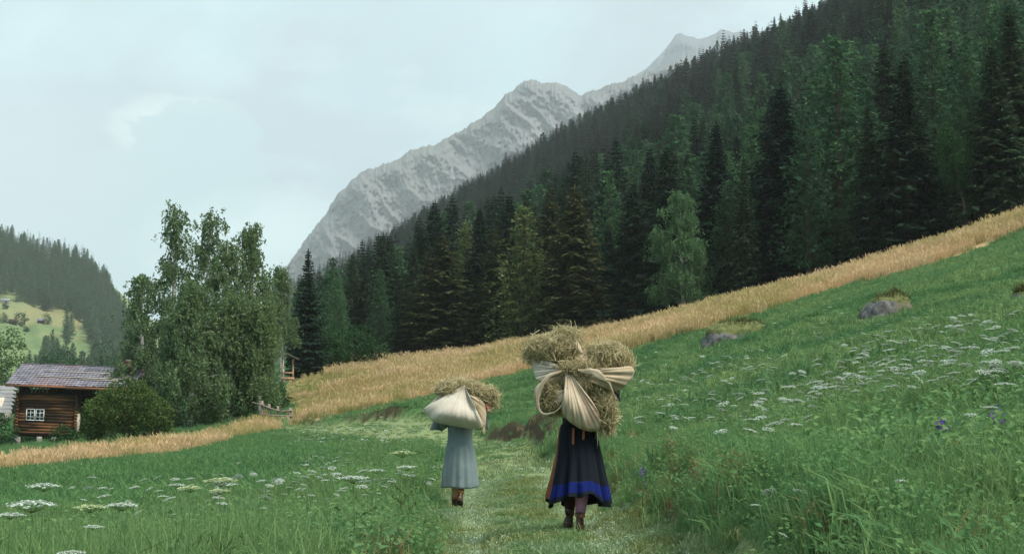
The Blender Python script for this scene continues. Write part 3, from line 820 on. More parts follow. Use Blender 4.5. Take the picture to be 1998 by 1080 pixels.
scatter('alp_forest', p, np.stack([np.zeros(len(p))] * 2 + [rg.uniform(0, 6.28, len(p))], 1), rg.uniform(.75, 1.25, len(p)), rg.integers(0, 4, len(p)), alp_kinds)

# ---------------------------------------------------------------- birches
def birch(x, y, h, rad, low, seed, label, mat='birch', lean=0, dens=1.0, name='birch_tree', group=None, hang=1.0, zoff=0, stems=1, bark='birch_bark'):
    r = np.random.default_rng(seed)
    z = gz(x, y) + zoff
    o = empty(name, (x, y, z - .1), 0, label, 'tree', group)
    g = Geo(); lf = Geo()
    k = 10; t = np.linspace(0, 1, k)
    ax = np.stack([lean * h * t ** 1.6 + np.cumsum(r.normal(size=k)) * .06, np.cumsum(r.normal(size=k)) * .06, h * .96 * t - .3 * (t == 0)], 1)
    g.tube(ax, (.017 * h) * (1 - t) ** .8 + .02, 7)
    nl = int(26 * dens)
    for i in range(nl):
        tt = low + (1 - low) * (i + r.random()) / nl * .99
        b = np.array([np.interp(tt, t, ax[:, q]) for q in range(3)])
        a = i * 2.4 + r.uniform(-.5, .5)
        sh = ((1 - tt) / (1 - low)) ** .62 * (.72 + .28 * min(1, (tt - low) / .15)) 
        L = rad * max(.12, sh) * r.uniform(.65, 1.2)
        d = np.array([math.cos(a), math.sin(a), 0])
        s = np.linspace(0, 1, 6)
        pt = b + d * (L * s)[:, None]; pt[:, 2] += L * (.75 * s - .45 * s * s)
        g.tube(pt, .035 * (L / 3) * (1 - s) + .012, 5)
        nc = max(4, int(L * 4.2))
        for q in range(nc):
            sc = r.uniform(.25, 1.0) ** .7
            c = np.array([np.interp(sc, s, pt[:, w]) for w in range(3)]) + r.normal(size=3) * [.32, .32, .22] * (.5 + L / 3)
            ns = r.integers(6, 11)
            for e in range(ns):
                n = r.integers(9, 17); ln = .74 * hang * r.uniform(.5, 1.5) * (.55 + .45 * sh)
                f = np.linspace(0, 1, n)
                st = c + r.normal(size=3) * .28
                dr = unit(d * .5 + r.normal(size=3) * .5)
                pp = st + dr * (.35 * np.sqrt(f))[:, None]; pp[:, 2] -= ln * f ** 1.3; pp += r.normal(size=(n, 3)) * .07
                A = unit(r.normal(size=(n, 3)) * [.5, .5, .6] + [0, 0, -.7]) * (r.uniform(.065, .135, n))[:, None]
                B = np.cross(A, unit(r.normal(size=(n, 3)))) * .62
                lf.leaves(pp, A, B, np.clip(r.uniform(0, .7) + r.normal(size=n) * .22, 0, 1))
    g.obj('trunk', M[bark], o, True); lf.obj('crown', M[mat], o)
    return o

BG = 'birches of the clump'
def bt(px_, top, Y, rad_px, low, seed, label, **kw):
    x = P(px_, 800, Y)[0]; z = gz(x, Y)
    return birch(x, Y, P(px_, top, Y)[2] - z, rad_px / F * Y, low, seed, label, group=BG, **kw)
bt(345, 388, 100, 62, .22, 301, 'tallest birch of the clump, narrow drooping top standing free on the left')
bt(402, 400, 104, 46, .30, 302, 'slender birch of the clump with a small rounded top between the two taller ones', dens=.9)
bt(492, 424, 100, 62, .28, 303, 'right hand birch of the clump with a ragged forked top')
bt(440, 452, 97, 72, .12, 304, 'dense middle birch in front of the tall stems of the clump')
bt(272, 520, 98, 62, .06, 305, 'low wide birch at the left flank of the clump, above the round bush', mat='birch')
bt(508, 575, 93, 40, .20, 306, 'light green birch at the right flank of the clump, hanging over the wooden shelter', hang=1.3, mat='birch')
bt(372, 545, 92, 92, .05, 307, 'full dark birch in the front of the clump with pale dead sticks', dens=1.35)
bt(450, 560, 94, 74, .06, 308, 'second full birch at the front of the clump, right of the dark one', dens=1.3)
bt(550, 512, 138, 30, .35, 309, 'small pale birch behind the clump beside the slim spruce')
# pale birch of the forest edge
x, y, h = at_edge(1335, 366, 137)
birch(x, y, h, 3.3, .08, 321, 'pale green birch standing out against the dark spruces of the forest edge', mat='birch_light', dens=1.6, hang=.9)
x, y, h = at_edge(1890, 230, 116)
birch(x, y, h * .95, 2.0, .5, 322, 'thin leaning leafy tree with a slanting stem in the dark right forest edge', lean=-.10, dens=.6, mat='shrub', bark='bark')

# ---------------------------------------------------------------- bushes and leafy trees
def leafy(name, x, y, blobs, n, leaf, seed, label, cat, mat='bush', stems=5, group=None, zoff=0, trunk_h=None):
    """blobs: (dx,dy,dz,rx,ry,rz)"""
    r = np.random.default_rng(seed); z = gz(x, y) + zoff
    o = empty(name, (x, y, z - .05), 0, label, cat, group)
    b = np.array(blobs, float); wt = (b[:, 3] * b[:, 4] * b[:, 5]) ** .67; wt /= wt.sum()
    lf = Geo(); ncl = n // 14
    k = r.choice(len(b), ncl, p=wt); d = unit(r.normal(size=(ncl, 3)))
    rad = r.uniform(.55, 1.06, ncl) ** .6
    c = b[k, :3] + d * rad[:, None] * b[k, 3:]
    c = c[c[:, 2] > .05]; ncl = len(c)
    tone = r.uniform(0, .65, ncl)
    cc = np.repeat(c, 14, 0) + r.normal(size=(ncl * 14, 3)) * leaf * 1.5
    A = unit(r.normal(size=(len(cc), 3)) + [0, 0, -.2]) * (leaf * r.uniform(.6, 1.2, len(cc)))[:, None]
    B = unit(np.cross(A, r.normal(size=(len(cc), 3)))) * (leaf * .5)
    lf.leaves(cc, A, B, np.clip(np.repeat(tone, 14) + r.normal(size=len(cc)) * .2, 0, 1))
    g = Geo()
    for i in range(stems):
        tgt = b[r.integers(len(b)), :3] + r.normal(size=3) * .15
        s = np.linspace(0, 1, 6)[:, None]; p0 = np.array([r.normal() * .12 * stems * .3, r.normal() * .12 * stems * .3, -.2])
        pt = p0 * (1 - s) + tgt * s; pt[:, 2] += .25 * np.sin(s[:, 0] * 3.1) * tgt[2] * .3
        g.tube(pt, (.018 * max(1.5, b[:, 2].max()) + .015) * (1 - .75 * s[:, 0]), 6)
    g.obj('stems' if stems > 1 else 'trunk', M['bark'], o, True); lf.obj('foliage', M[mat], o)
    return o
def px_at(px_, Y): return float(P(px_, 800, Y)[0])

leafy('bush', px_at(244, 84), 84, [(0, 0, 2.0, 2.0, 1.7, 1.6), (-1.35, 0, 1.5, 1.25, 1.3, 1.3), (1.4, .2, 1.5, 1.4, 1.3, 1.4), (.2, 0, 2.9, 1.3, 1.1, .9), (2.0, 0, .8, .8, .9, .8), (-1.9, -.2, .8, .7, .8, .75)], 14000, .085, 401, 'round dark green bush in front of the log house and the birches', 'bush', stems=7)
leafy('bush', px_at(692, 152), 152, [(0, 0, 2.2, 2.6, 2.2, 2.1), (-2.2, 0, 1.5, 1.7, 1.6, 1.5), (2, 0, 1.5, 1.8, 1.5, 1.4)], 3600, .17, 402, 'light green leafy bush at the lower left corner of the forest', 'bush', 'shrub')
leafy('bush', px_at(640, 149), 149, [(0, 0, 2.4, 2.0, 1.9, 2.2), (-1, 0, 1.3, 1.5, 1.4, 1.3)], 2600, .17, 403, 'leafy bush between the slim spruce and the light green bush', 'bush', 'shrub')
leafy('bush', px_at(592, 147), 147, [(0, 0, 1.7, 1.6, 1.5, 1.6), (1, 0, 1.0, 1.0, 1.1, 1.0)], 1900, .15, 404, 'dark bush beside the wooden shelter', 'bush', 'shrub')
leafy('bush', px_at(548, 96), 96, [(0, 0, .7, .75, .7, .75)], 700, .10, 405, 'small green bush on the slope just behind the wooden gate', 'bush', 'shrub')
leafy('bush', px_at(127, 88), 88, [(0, 0, .6, .8, .6, .6), (.5, 0, .4, .5, .5, .4)], 900, .09, 406, 'low bright green garden bush under the stone pillar of the log house', 'bush', 'shrub')
leafy('leafy_tree', px_at(12, 170), 170, [(0, 0, 6.5, 2.3, 2.2, 4.2), (.8, 0, 4, 2.9, 2.4, 3)], 3000, .22, 407, 'yellowish green tree behind the left end of the log house roof', 'tree', 'birch', stems=1)
leafy('bush', px_at(2, 92), 92, [(0, 0, 1.0, 1.1, .9, 1.1), (-1, 0, 1.3, 1, 1, 1.3)], 1500, .11, 408, 'dark shrub left of the log house below the grey barn roof', 'bush', 'shrub')
# trees between us and the alp
for q, (px_, top, Y, rp, lab) in enumerate([(92, 690, 330, 20, 'left one of the hazy round trees on the meadow behind the log house roof'), (118, 680, 345, 24, 'taller hazy tree in the group behind the log house roof'),
        (140, 698, 325, 20, 'right one of the hazy round trees behind the log house roof'), (172, 700, 400, 22, 'hazy grey green tree right of the group behind the roof'), (200, 655, 430, 26, 'hazy tall tree left of the birches below the alpine wood'), (222, 690, 380, 24, 'hazy tree touching the left edge of the birch clump')]):
    x = px_at(px_, Y); z = gz(x, Y); h = P(px_, top, Y)[2] - z; r_ = rp / F * Y
    leafy('leafy_tree', x, Y, [(0, 0, h * .62, r_, r_, h * .40), (r_ * .4, 0, h * .4, r_ * .9, r_, h * .3), (-r_ * .4, 0, h * .35, r_ * .8, r_, h * .3)], 1500, .38, 410 + q, lab, 'tree', 'shrub', stems=1)
for px_, top, Y, lab in [(195, 688, 210, 'small dark spruce rising behind the log house roof next to the chimney'), (140, 706, 190, 'short dark spruce tip peeking over the middle of the log house roof')]:
    x = px_at(px_, Y); conifer('ms1', x, Y, P(px_, top, Y)[2] - gz(x, Y), lab, group=None, width=1.1)
# ---------------------------------------------------------------- grass, herbs, flowers
def clump(n, rad, hlo, hhi, w, mat, seed, lean=.5, heads=False, name='blades'):
    r = np.random.default_rng(seed); g = Geo()
    a = r.uniform(0, 6.28, n); q = rad * np.sqrt(r.random(n))
    b = np.stack([np.cos(a) * q, np.sin(a) * q, np.full(n, -.02)], 1)
    h = r.uniform(hlo, hhi, n) * r.uniform(.7, 1, n); d = unit(r.normal(size=(n, 3)) * [1, 1, 0])
    ln = r.uniform(.1, 1, n) * lean
    mid = b + d * (ln * h * .28)[:, None]; mid[:, 2] += h * .62
    tip = b + d * (ln * h * .85)[:, None]; tip[:, 2] += h * (1 - .28 * ln)
    g.ribbons(b, mid, tip, w * r.uniform(.6, 1.3, n), r.uniform(0, 1, n))
    if heads:
        k = n // 2; t = tip[:k]; e = unit(np.array([0, 0, 1.]) + d[:k] * .5) * (hhi * .16)
        for s_ in (-1, 1):
            off = r.normal(size=(k, 3)) * w * 1.2
            g.ribbons(t - e * .3 + off, t + e * .3 + off * 2, t + e + off, np.full(k, w * 1.5), r.uniform(.4, 1, k))
    return g.mesh(name, [mat])

def herb(n, rad, h, leaf, mat, seed, name='leaves'):
    r = np.random.default_rng(seed); g = Geo()
    a = r.uniform(0, 6.28, n); q = rad * np.sqrt(r.random(n))
    c = np.stack([np.cos(a) * q, np.sin(a) * q, h * r.uniform(.25, 1, n)], 1)
    d = unit(np.stack([np.cos(a), np.sin(a), r.uniform(-.5, .6, n)], 1) + r.normal(size=(n, 3)) * .5)
    L = leaf * r.uniform(.6, 1.3, n)
    side = unit(np.cross(d, unit(r.normal(size=(n, 3)) * .45 + [0, 0, 1])))
    up = np.cross(side, d)
    v = r.uniform(0, 1, n)
    # two-plane leaf folded along its rib
    for sg in (-1, 1):
        p0 = c; p1 = c + d * (L * .45)[:, None] + side * (sg * L * .33)[:, None] + up * (L * .10)[:, None]; p2 = c + d * L[:, None] - up * (L * .12)[:, None]
        pm = c + d * (L * .5)[:, None]
        V = np.stack([p0, p1, p2, pm], 1).reshape(-1, 3); o = np.arange(n) * 4
        g.add(V, Q=np.stack([o, o + 1, o + 2, o + 3], 1) if sg > 0 else np.stack([o, o + 3, o + 2, o + 1], 1), var=np.repeat(np.clip(v + .12 * sg, 0, 1), 4))
    b = c.copy(); b[:, :2] *= .2; b[:, 2] = -.02
    g.ribbons(b, b * .5 + c * .5 + [0, 0, .01], c, np.full(n, .0025), .3)
    return g.mesh(name, [mat])

G_SHORT = [clump(46, .15, .10, .24, .0034, M['grass'], 500 + i, 1.15) for i in range(4)]
G_FAR = [clump(60, .30, .07, .17, .009, M['grass'], 510 + i, 1.25) for i in range(3)]
G_LUSH = [clump(50, .24, .08, .2, .008, M['grass_dark'], 520 + i, .9) for i in range(3)]
G_TALL = [clump(52, .15, .28, .62, .0036, M['grass_tall'], 530 + i, .75) for i in range(3)]
G_PATH = [clump(50, .16, .02, .075, .0032, M['grass_path'], 540 + i, 1.3) for i in range(3)]
G_CLIP = [clump(40, .18, .008, .035, .004, M['clipping'], 550 + i, 2.6) for i in range(2)]
G_HERB = [herb(44, .16, .17, .036, M['herb'], 560 + i) for i in range(3)] + [herb(36, .17, .24, .042, M['herb'], 570)]
G_WEED = [herb(60, .2, .30, .035, M['grass_dark'], 575), clump(40, .16, .2, .42, .005, M['grass_dark'], 576, 1.0), clump(26, .14, .2, .42, .004, M['drystem'], 577, 1.1)]
G_TAN = [clump(56, .42, .45, .92, .0085, M['tan'], 580 + i, .38, True) for i in range(4)]
G_OLIVE = [clump(52, .45, .3, .7, .011, M['olive'], 590 + i, .5) for i in range(3)]
KINDS = G_SHORT + G_FAR + G_LUSH + G_TALL + G_PATH + G_CLIP + G_HERB + G_WEED
OFF = {}; _o = 0
for nm, l in (('short', G_SHORT), ('far', G_FAR), ('lush', G_LUSH), ('tall', G_TALL), ('path', G_PATH), ('clip', G_CLIP), ('herb', G_HERB), ('weed', G_WEED)):
    OFF[nm] = (_o, len(l)); _o += len(l)

rg = np.random.default_rng(77)
def band(y0, y1, dens, half=.45, side=2.2):
    n = int(dens * (half * (y1 * y1 - y0 * y0) + 2 * side * (y1 - y0)))
    y = np.sqrt(rg.uniform((y0 + side / half) ** 2, (y1 + side / half) ** 2, n)) - side / half; x = rg.uniform(-1, 1, n) * (half * y + side)
    return x, y
PX, PY, KI, SC = [], [], [], []
for (y0, y1, dens, kfar) in ((2.6, 7, 130, 0), (7, 13, 95, 0), (13, 24, 46, .35), (24, 42, 18, 1), (42, 90, 6.5, 1)):
    x, y = band(y0, y1, dens)
    okn = (y > 4.0) | (x > .9); x, y = x[okn], y[okn]
    z = zones(x, y); n = len(x); u = rg.random(n)
    d, hs = polydist(x, y, PATH_R, BANK_H); dl, _ = polydist(x, y, PATH_L)
    kind = np.zeros(n, int); sc = rg.uniform(.75, 1.25, n) * (1 + .5 * (y0 > 20)); keep = np.ones(n, bool)
    def put(m, nm):
        o, k = OFF[nm]; kind[m] = o + rg.integers(0, k, m.sum())
    far = rg.random(n) < kfar
    put(far, 'far'); put(~far, 'short')
    sc[far] *= .9
    pat = vn(x * .45, y * .45, s=101); pat2 = vn(x * 1.1 + 9, y * 1.1, s=102)
    hb = (~far) & (u < .14 + .40 * (pat > .62)) ; put(hb, 'herb')
    tl = (~far) & (rg.random(n) < (.04 + .14 * (pat2 > .6)) * (1 if y0 < 13 else .35)); put(tl, 'tall'); sc[tl] *= .62
    dk = z['dark'] > .5; put(dk, 'lush'); sc[dk] *= (.9 if y0 < 20 else 1.25)
    # verge on the left of the track: taller
    vg = (dl < -.15) & (dl > -3.2) & (z['dark'] < .5) & (y < 40) & (x < 0)
    t2 = vg & (rg.random(n) < .40); put(t2, 'tall'); sc[t2] *= rg.uniform(.55, .85, t2.sum())
    t2 = vg & (rg.random(n) < .34); put(t2, 'herb'); sc[t2] *= 1.25
    # foreground tall growth, bottom left
    fg = (x < -.35) & (y < 9.5) & (dl < -.2); t3 = fg & (rg.random(n) < .55); put(t3, 'tall'); sc[t3] = rg.uniform(.45, 1.05, t3.sum())
    t4 = fg & (rg.random(n) < .22) & (x > -1.9); put(t4, 'herb'); sc[t4] = rg.uniform(.8, 1.3, t4.sum())
    # lush corner on the right
    fr = (x > 1.9) & (y < 12) & (pat > .5); t5 = fr & (rg.random(n) < .22); put(t5, 'herb'); sc[t5] *= 1.35
    # bank rim and face
    bk = (d > -.05) & (d < .75) & (y < 84); t6 = bk & (rg.random(n) < .6); put(t6, 'weed'); kind[t6 & (kind == OFF['weed'][0] + 2) & (rg.random(n) < .75)] = OFF['weed'][0]; sc[t6] *= .8 
    t7 = (d > .3) & (d < 1.1) & (y < 84) & (rg.random(n) < .35); put(t7, 'tall'); sc[t7] *= .55
    hp = (x > -1.75) & (x < -.55) & (dl < .1) & (y > 8.5) & (y < 16) & (rg.random(n) < .62); put(hp, 'herb'); sc[hp] = rg.uniform(.9, 1.5, hp.sum())
    hw = hp & (rg.random(n) < .4); put(hw, 'weed'); sc[hw] = rg.uniform(.7, 1.1, hw.sum())
    bw = (d > -.12) & (d < .42) & (y > 9) & (y < 40) & (rg.random(n) < .55); put(bw, 'weed'); sc[bw] = rg.uniform(.5, 1.0, bw.sum())
    keep &= ~((z['earth'] > .3) & (rg.random(n) < .80))
    ew = (z['earth'] > .3) & (rg.random(n) < .8); put(ew, 'weed'); sc[ew] *= .6
    # the track
    pt = z['path'] > .5
    W = np.clip(dl - d, .8, 4); q = (dl + d) / W
    tr = np.exp(-((np.abs(q) - .55) / .2) ** 2)
    put(pt, 'path'); c1 = pt & (rg.random(n) < (.04 + .92 * tr) * np.where(y > 45, .35, 1)); put(c1, 'clip'); sc[pt] = rg.uniform(.8, 1.5, pt.sum()) * (1 if y0 < 20 else 1.7)
    c4 = pt & (y > 36) & (rg.random(n) < .6); put(c4, 'far'); sc[c4] = .6; pt = pt & ~c4
    c2 = pt & (~c1) & (tr < .45) & (rg.random(n) < .13); put(c2, 'herb'); sc[c2] = rg.uniform(.3, .55, c2.sum())
    c3 = pt & (~c1) & (tr < .35) & (rg.random(n) < .25); put(c3, 'short'); sc[c3] = rg.uniform(.35, .6, c3.sum())
    keep &= (z['tan'] < .5) & (z['forest'] < .5)
    keep &= ~((y > 93) & (x < -8))
    PX.append(x[keep]); PY.append(y[keep]); KI.append(kind[keep]); SC.append(sc[keep])
# more on the track where it is near
x, y = band(9.5, 24, 120, .12, 0); z = zones(x, y); k = z['path'] > .6; x, y = x[k], y[k]
d, _ = polydist(x, y, PATH_R); dl, _ = polydist(x, y, PATH_L); q = (dl + d) / np.clip(dl - d, .8, 4)
tr = np.exp(-((np.abs(q) - .55) / .22) ** 2); cl = rg.random(len(x)) < .03 + .95 * tr
o1, n1 = OFF['path']; o2, n2 = OFF['clip']
PX.append(x); PY.append(y); KI.append(np.where(cl, o2 + rg.integers(0, n2, len(x)), o1 + rg.integers(0, n1, len(x)))); SC.append(rg.uniform(.6, 1.2, len(x)))
# greens round the log house and behind the left dry strip
x, y = band(45, 135, 3.2, .47); z = zones(x, y); k = (z['tan'] < .5) & (z['forest'] < .5) & (x < -5) & (y > 48) & ((y > 90) | (x < -.17 * y + 0)) & (rg.random(len(x)) < .8)
k &= ~((x > px_at(590, 1) * y) & (y > 85))
x, y = x[k], y[k]; o1, n1 = OFF['weed']; o2, n2 = OFF['far']
cl = rg.random(len(x)) < .25
PX.append(x); PY.append(y); KI.append(np.where(cl, o1 + rg.integers(0, 2, len(x)), o2 + rg.integers(0, n2, len(x)))); SC.append(rg.uniform(.7, 1.7, len(x)))
PX, PY, KI, SC = map(np.concatenate, (PX, PY, KI, SC)); n = len(PX)
scatter('meadow_grass', np.stack([PX, PY, H(PX, PY)], 1), np.stack([rg.normal(size=n) * .12, rg.normal(size=n) * .12, rg.uniform(0, 6.28, n)], 1), SC, KI, KINDS)
print('meadow', n)

x, y = band(30, 175, 4.6, .46); z = zones(x, y); k = z['tan'] > .5; x, y = x[k], y[k]; z = zones(x, y); n = len(x)
k = rg.random(n) < np.where(y > 110, .62, 1.0); x, y = x[k], y[k]; z = zones(x, y); n = len(x)
ol = rg.random(n) < z['olive'] * .62
# ragged greener foot along the lower rim
dlow, _ = polydist(x, y, TLOW); ol |= (z['tanr'] > .5) & (np.abs(dlow) < 1.6) & (rg.random(n) < .55)
du_, _ = polydist(x, y, UPL); ol |= (z['tanr'] > .5) & (np.abs(du_) < 16) & (rg.random(n) < .5 * (1 - np.abs(du_) / 18))
ol |= (rg.random(n) < .45 * (vn(x * .16, y * .10, s=131) > .62))
s_ = np.where(z['tanl'] > .5, .78, 1) * np.where((x < -.131 * y) & (y > 93), .45, 1) * rg.uniform(.65, 1.15, n) * (1 + .25 * (y > 100)) * np.where(ol, .85, 1) * (.8 + .35 * vn(x * .3, y * .3, s=111))
scatter('dry_meadow_grass', np.stack([x, y, H(x, y)], 1), np.stack([rg.normal(size=n) * .1, rg.normal(size=n) * .1, rg.uniform(0, 6.28, n)], 1), s_, np.where(ol, 4 + rg.integers(0, 3, n), rg.integers(0, 4, n)), G_TAN + G_OLIVE)
print('dry', n)

# ---- white umbel flowers: each plant a thing, the countless far ones one carpet
def umbel_meshes(seed, green=False, big=False):
    r = np.random.default_rng(seed); st = Geo(); hd = Geo()
    h = .5; R0 = .075 if not big else .085
    nh = 1
    tops = [(0, 0, h)] + []
    st.tube([(r.normal() * .02, r.normal() * .02, -.03), (r.normal() * .012, r.normal() * .012, h * .5), (0, 0, h - .05)], [.004, .0032, .0025], 5, var=.4)
    for (tx, ty, tz) in tops:
        RR = R0 * (1 if (tx, ty) == (0, 0) else r.uniform(.5, .75))
        c = np.array([tx, ty, tz]); b = c - [0, 0, RR * .5]
        if tx or ty: st.tube([(0, 0, h * .55), tuple(b)], .0022, 4, var=.4)
        nu = 19 if not big else 26
        for k in range(nu):
            q = RR * math.sqrt((k + .5) / nu); a = k * 2.39996
            u = c + np.array([math.cos(a) * q, math.sin(a) * q, -.16 * q * q / RR + r.normal() * .0025])
            hd.tube([tuple(b), tuple(u)], .0009, 3, cap=False, var=.6, m=1)
            m = 12 if not big else 16
            o = r.normal(size=(m, 3)) * [.0075, .0075, .0016]
            A = unit(r.normal(size=(m, 3)) * [1, 1, .35]) * .0055; B = np.cross(A, unit(r.normal(size=(m, 3)) * .35 + [0, 0, 1])) 
            hd.leaves(u + o, A, B, r.uniform(.2, 1, m))
    # a few divided leaves low on the stem
    for k in range(5):
        z0 = r.uniform(.1, .32); a = r.uniform(0, 6.28); d = np.array([math.cos(a), math.sin(a), .5]); n = 9
        s = np.linspace(.2, 1, n); c = np.array([0, 0, z0]) + d * (s * .12)[:, None]
        A = unit(r.normal(size=(n, 3)) + d) * .018; B = np.cross(A, unit(r.normal(size=(n, 3)))) * .4
        st.leaves(c, A, B, r.uniform(0, .8, n))
    return st.mesh('stem', [M['stem']]), hd.mesh('flower_head', [M['petal_green'] if green else M['petal'], M['stem']])
UM = [umbel_meshes(600 + i) for i in range(3)] + [umbel_meshes(610 + i, big=True) for i in range(2)]
UMG = [umbel_meshes(620 + i, green=True, big=True) for i in range(2)]
def umbel(x, y, scale, label, group=None, green=False, big=False, tilt=(0, 0), k=None, name='umbel_plant'):
    k = random.randrange(3) if k is None else k
    s, hd = (UMG[k % 2] if green else (UM[3 + k % 2] if big else UM[k % 3]))
    o = empty(name, (x, y, gz(x, y)), random.uniform(0, 6.28), label, 'wildflower', group)
    o.rotation_euler = (tilt[0], tilt[1], random.uniform(0, 6.28)); o.scale = (scale,) * 3
    link('stem', s, o); link('flower_head', hd, o); return o

def umbel_seen(px_, py_, wpx, Y, label, **kw):
    """plant whose head is seen at (px,py), wpx wide, at distance Y"""
    q = P(px_, py_, Y); z = gz(q[0], Y); hgt = q[2] - z
    sc = max(.25, hgt / .5); o = umbel(q[0], Y, sc, label, **kw)
    sw = wpx / F * Y / .17; o.scale = (sw, sw, sc)
    for ch_ in o.children:
        if ch_.name.startswith('flower_head'):
            f_ = sw / sc; ch_.scale = (1, 1, f_); ch_.location = (0, 0, .5 * (1 - f_))
    return o
BIG = [
 (85, 943, 62, 4.6, 'white flower head higher of the two at the left border', {}),
 (62, 977, 92, 4.2, 'broadest white flower head at the left border, over the dark green field', {}),
 (20, 1000, 50, 5.2, 'pale flower head half cut by the left border', {}),
 (176, 985, 60, 4.8, 'greenish yellow flower head between two white ones at lower left', dict(green=True)),
 (238, 981, 60, 4.6, 'white flower head right of the greenish yellow one at lower left', {}),
 (182, 1024, 44, 5.2, 'white flower head low in the tall grass at lower left', {}),
 (140, 1074, 52, 4.2, 'white flower head cut by the lower border at left', {}),
 (345, 943, 36, 7.5, 'pale flower head left of the dark green heads', {}),
 (372, 948, 50, 6.2, 'dark greenish seed head on a tall stalk, left of its pair', dict(green=True)),
 (430, 933, 62, 6.0, 'tallest dark greenish seed head above the left meadow', dict(green=True)),
 (428, 954, 40, 6.4, 'dark greenish seed head below the tallest one', dict(green=True)),
 (445, 942, 40, 6.8, 'white flower head beside the tallest dark seed head', {}),
 (318, 966, 22, 6.0, 'small upright pale flower left of the dark seed heads', {}),
 (690, 928, 60, 9.5, 'broad white flower head left of the woman in the dress', {}),
 (735, 915, 40, 11, 'white flower head near the dark seed heads left of the track', {}),
 (795, 908, 44, 12, 'long white flower head nearest the left of the woman in the dress', {}),
 (785, 880, 50, 13, 'brownish seed head left of the woman in the dress', dict(green=True)),
 (1515, 948, 34, 6.8, 'white flower head leaning left in the lower right grass', dict(tilt=(0, .3))),
 (1542, 938, 34, 6.8, 'tilted white flower head beside the left leaning one at lower right', dict(tilt=(0, -.5))),
 (1755, 935, 38, 6.3, 'single white flower head alone in the lower right grass', {}),
 (1435, 1015, 22, 6.4, 'small pinkish white flower head low in the lower right grass', dict(tilt=(0, -.5))),
 (1474, 983, 24, 6.8, 'flat white flower head between the leaning pair and the low pinkish one', {}),
 (1960, 746, 44, 10, 'large white flower head near the right border above the purple flowers', {}),
 (1930, 792, 36, 9, 'white flower head close above the purple flowers at right', {}),
 (1895, 803, 30, 9, 'tilted white flower head just left above the purple flowers', dict(tilt=(0, -.3))),
 (1940, 722, 38, 11, 'double white flower head by the right border', {}),
]
for (a, b, wp, Y, lab, kw) in BIG: umbel_seen(a, b, wp, Y, lab, big=wp > 45, **kw)

spots = []
def patch(n, x0, x1, y0, y1, pw=1.0, keepf=None):
    c = 0
    while c < n:
        a = random.uniform(x0, x1); b = y0 + (y1 - y0) * random.random() ** pw
        if keepf and not keepf(a, b): continue
        spots.append((a, b)); c += 1
def slope_ok(a, b): return b > 395 + (2050 - a) * .30 + 60 and float(vn(np.array([a * .011]), np.array([b * .022]), s=121)[0]) > random.uniform(-.25, .75)
patch(250, 1600, 2030, 640, 800, 1, slope_ok); patch(120, 1300, 1700, 690, 800, 1, slope_ok); patch(60, 1240, 1640, 770, 860, 1, slope_ok); patch(40, 1500, 1998, 560, 660, 1, lambda a, b: b > 720 - (a - 1240) * .33)
patch(10, 1280, 1560, 850, 920)
lv = lambda a, b: float(vn(np.array([a * .012]), np.array([b * .03]), s=122)[0]) > random.uniform(-.25, .75)
patch(100, 600, 850, 875, 960, 1, lv); patch(75, 420, 760, 905, 1000, 1, lv); patch(40, 150, 520, 960, 1045, 1, lv)
far_fl = []
patch2 = []
for _ in range(85): patch2.append((random.uniform(570, 800), random.uniform(838, 872)))
for _ in range(70): patch2.append((random.uniform(560, 840), random.uniform(795, 850)))
for _ in range(60): patch2.append((random.uniform(1190, 1500), random.uniform(690, 770)))
pts = []
for a, b in spots:
    q = hit(a, b + 18); pts.append(q)
pts = np.array(pts)
zz = zones(pts[:, 0], pts[:, 1]); dd, _ = polydist(pts[:, 0], pts[:, 1], PATH_R)
ok = (zz['path'] < .3) & (zz['tan'] < .5) & (zz['forest'] < .5); pts = pts[ok]
pts = pts[np.argsort(pts[:, 1])]
NU = 300 - len(BIG)
for i, q in enumerate(pts[:NU]):
    right = q[0] > 0
    s = random.uniform(.42, .88)
    umbel(q[0], q[1], s, 'small white flat flower head among many on the right slope' if right else 'small white flat flower head among many in the grass left of the track',
          'white flowers of the right slope' if right else 'white flowers left of the track', tilt=(random.gauss(0, .22), random.gauss(0, .22)), big=False)
ff = list(pts[NU:])
for a, b in patch2:
    q = hit(a, b + 6, 8)
    ff.append(q)
ff = np.array(ff); zz = zones(ff[:, 0], ff[:, 1]); ff = ff[(zz['tan'] < .5) & (zz['forest'] < .5)]
def carpet(seed):
    s, hd = umbel_meshes(seed, big=True)
    return hd
n = len(ff)
scatter('meadow_flowers', np.stack([ff[:, 0], ff[:, 1], H(ff[:, 0], ff[:, 1]) - .12], 1), np.stack([rg.normal(size=n) * .2, rg.normal(size=n) * .2, rg.uniform(0, 6.28, n)], 1), rg.uniform(.5, .9, n), rg.integers(0, 2, n), [carpet(640), carpet(642)])
print('umbels', len(pts), 'far', n)

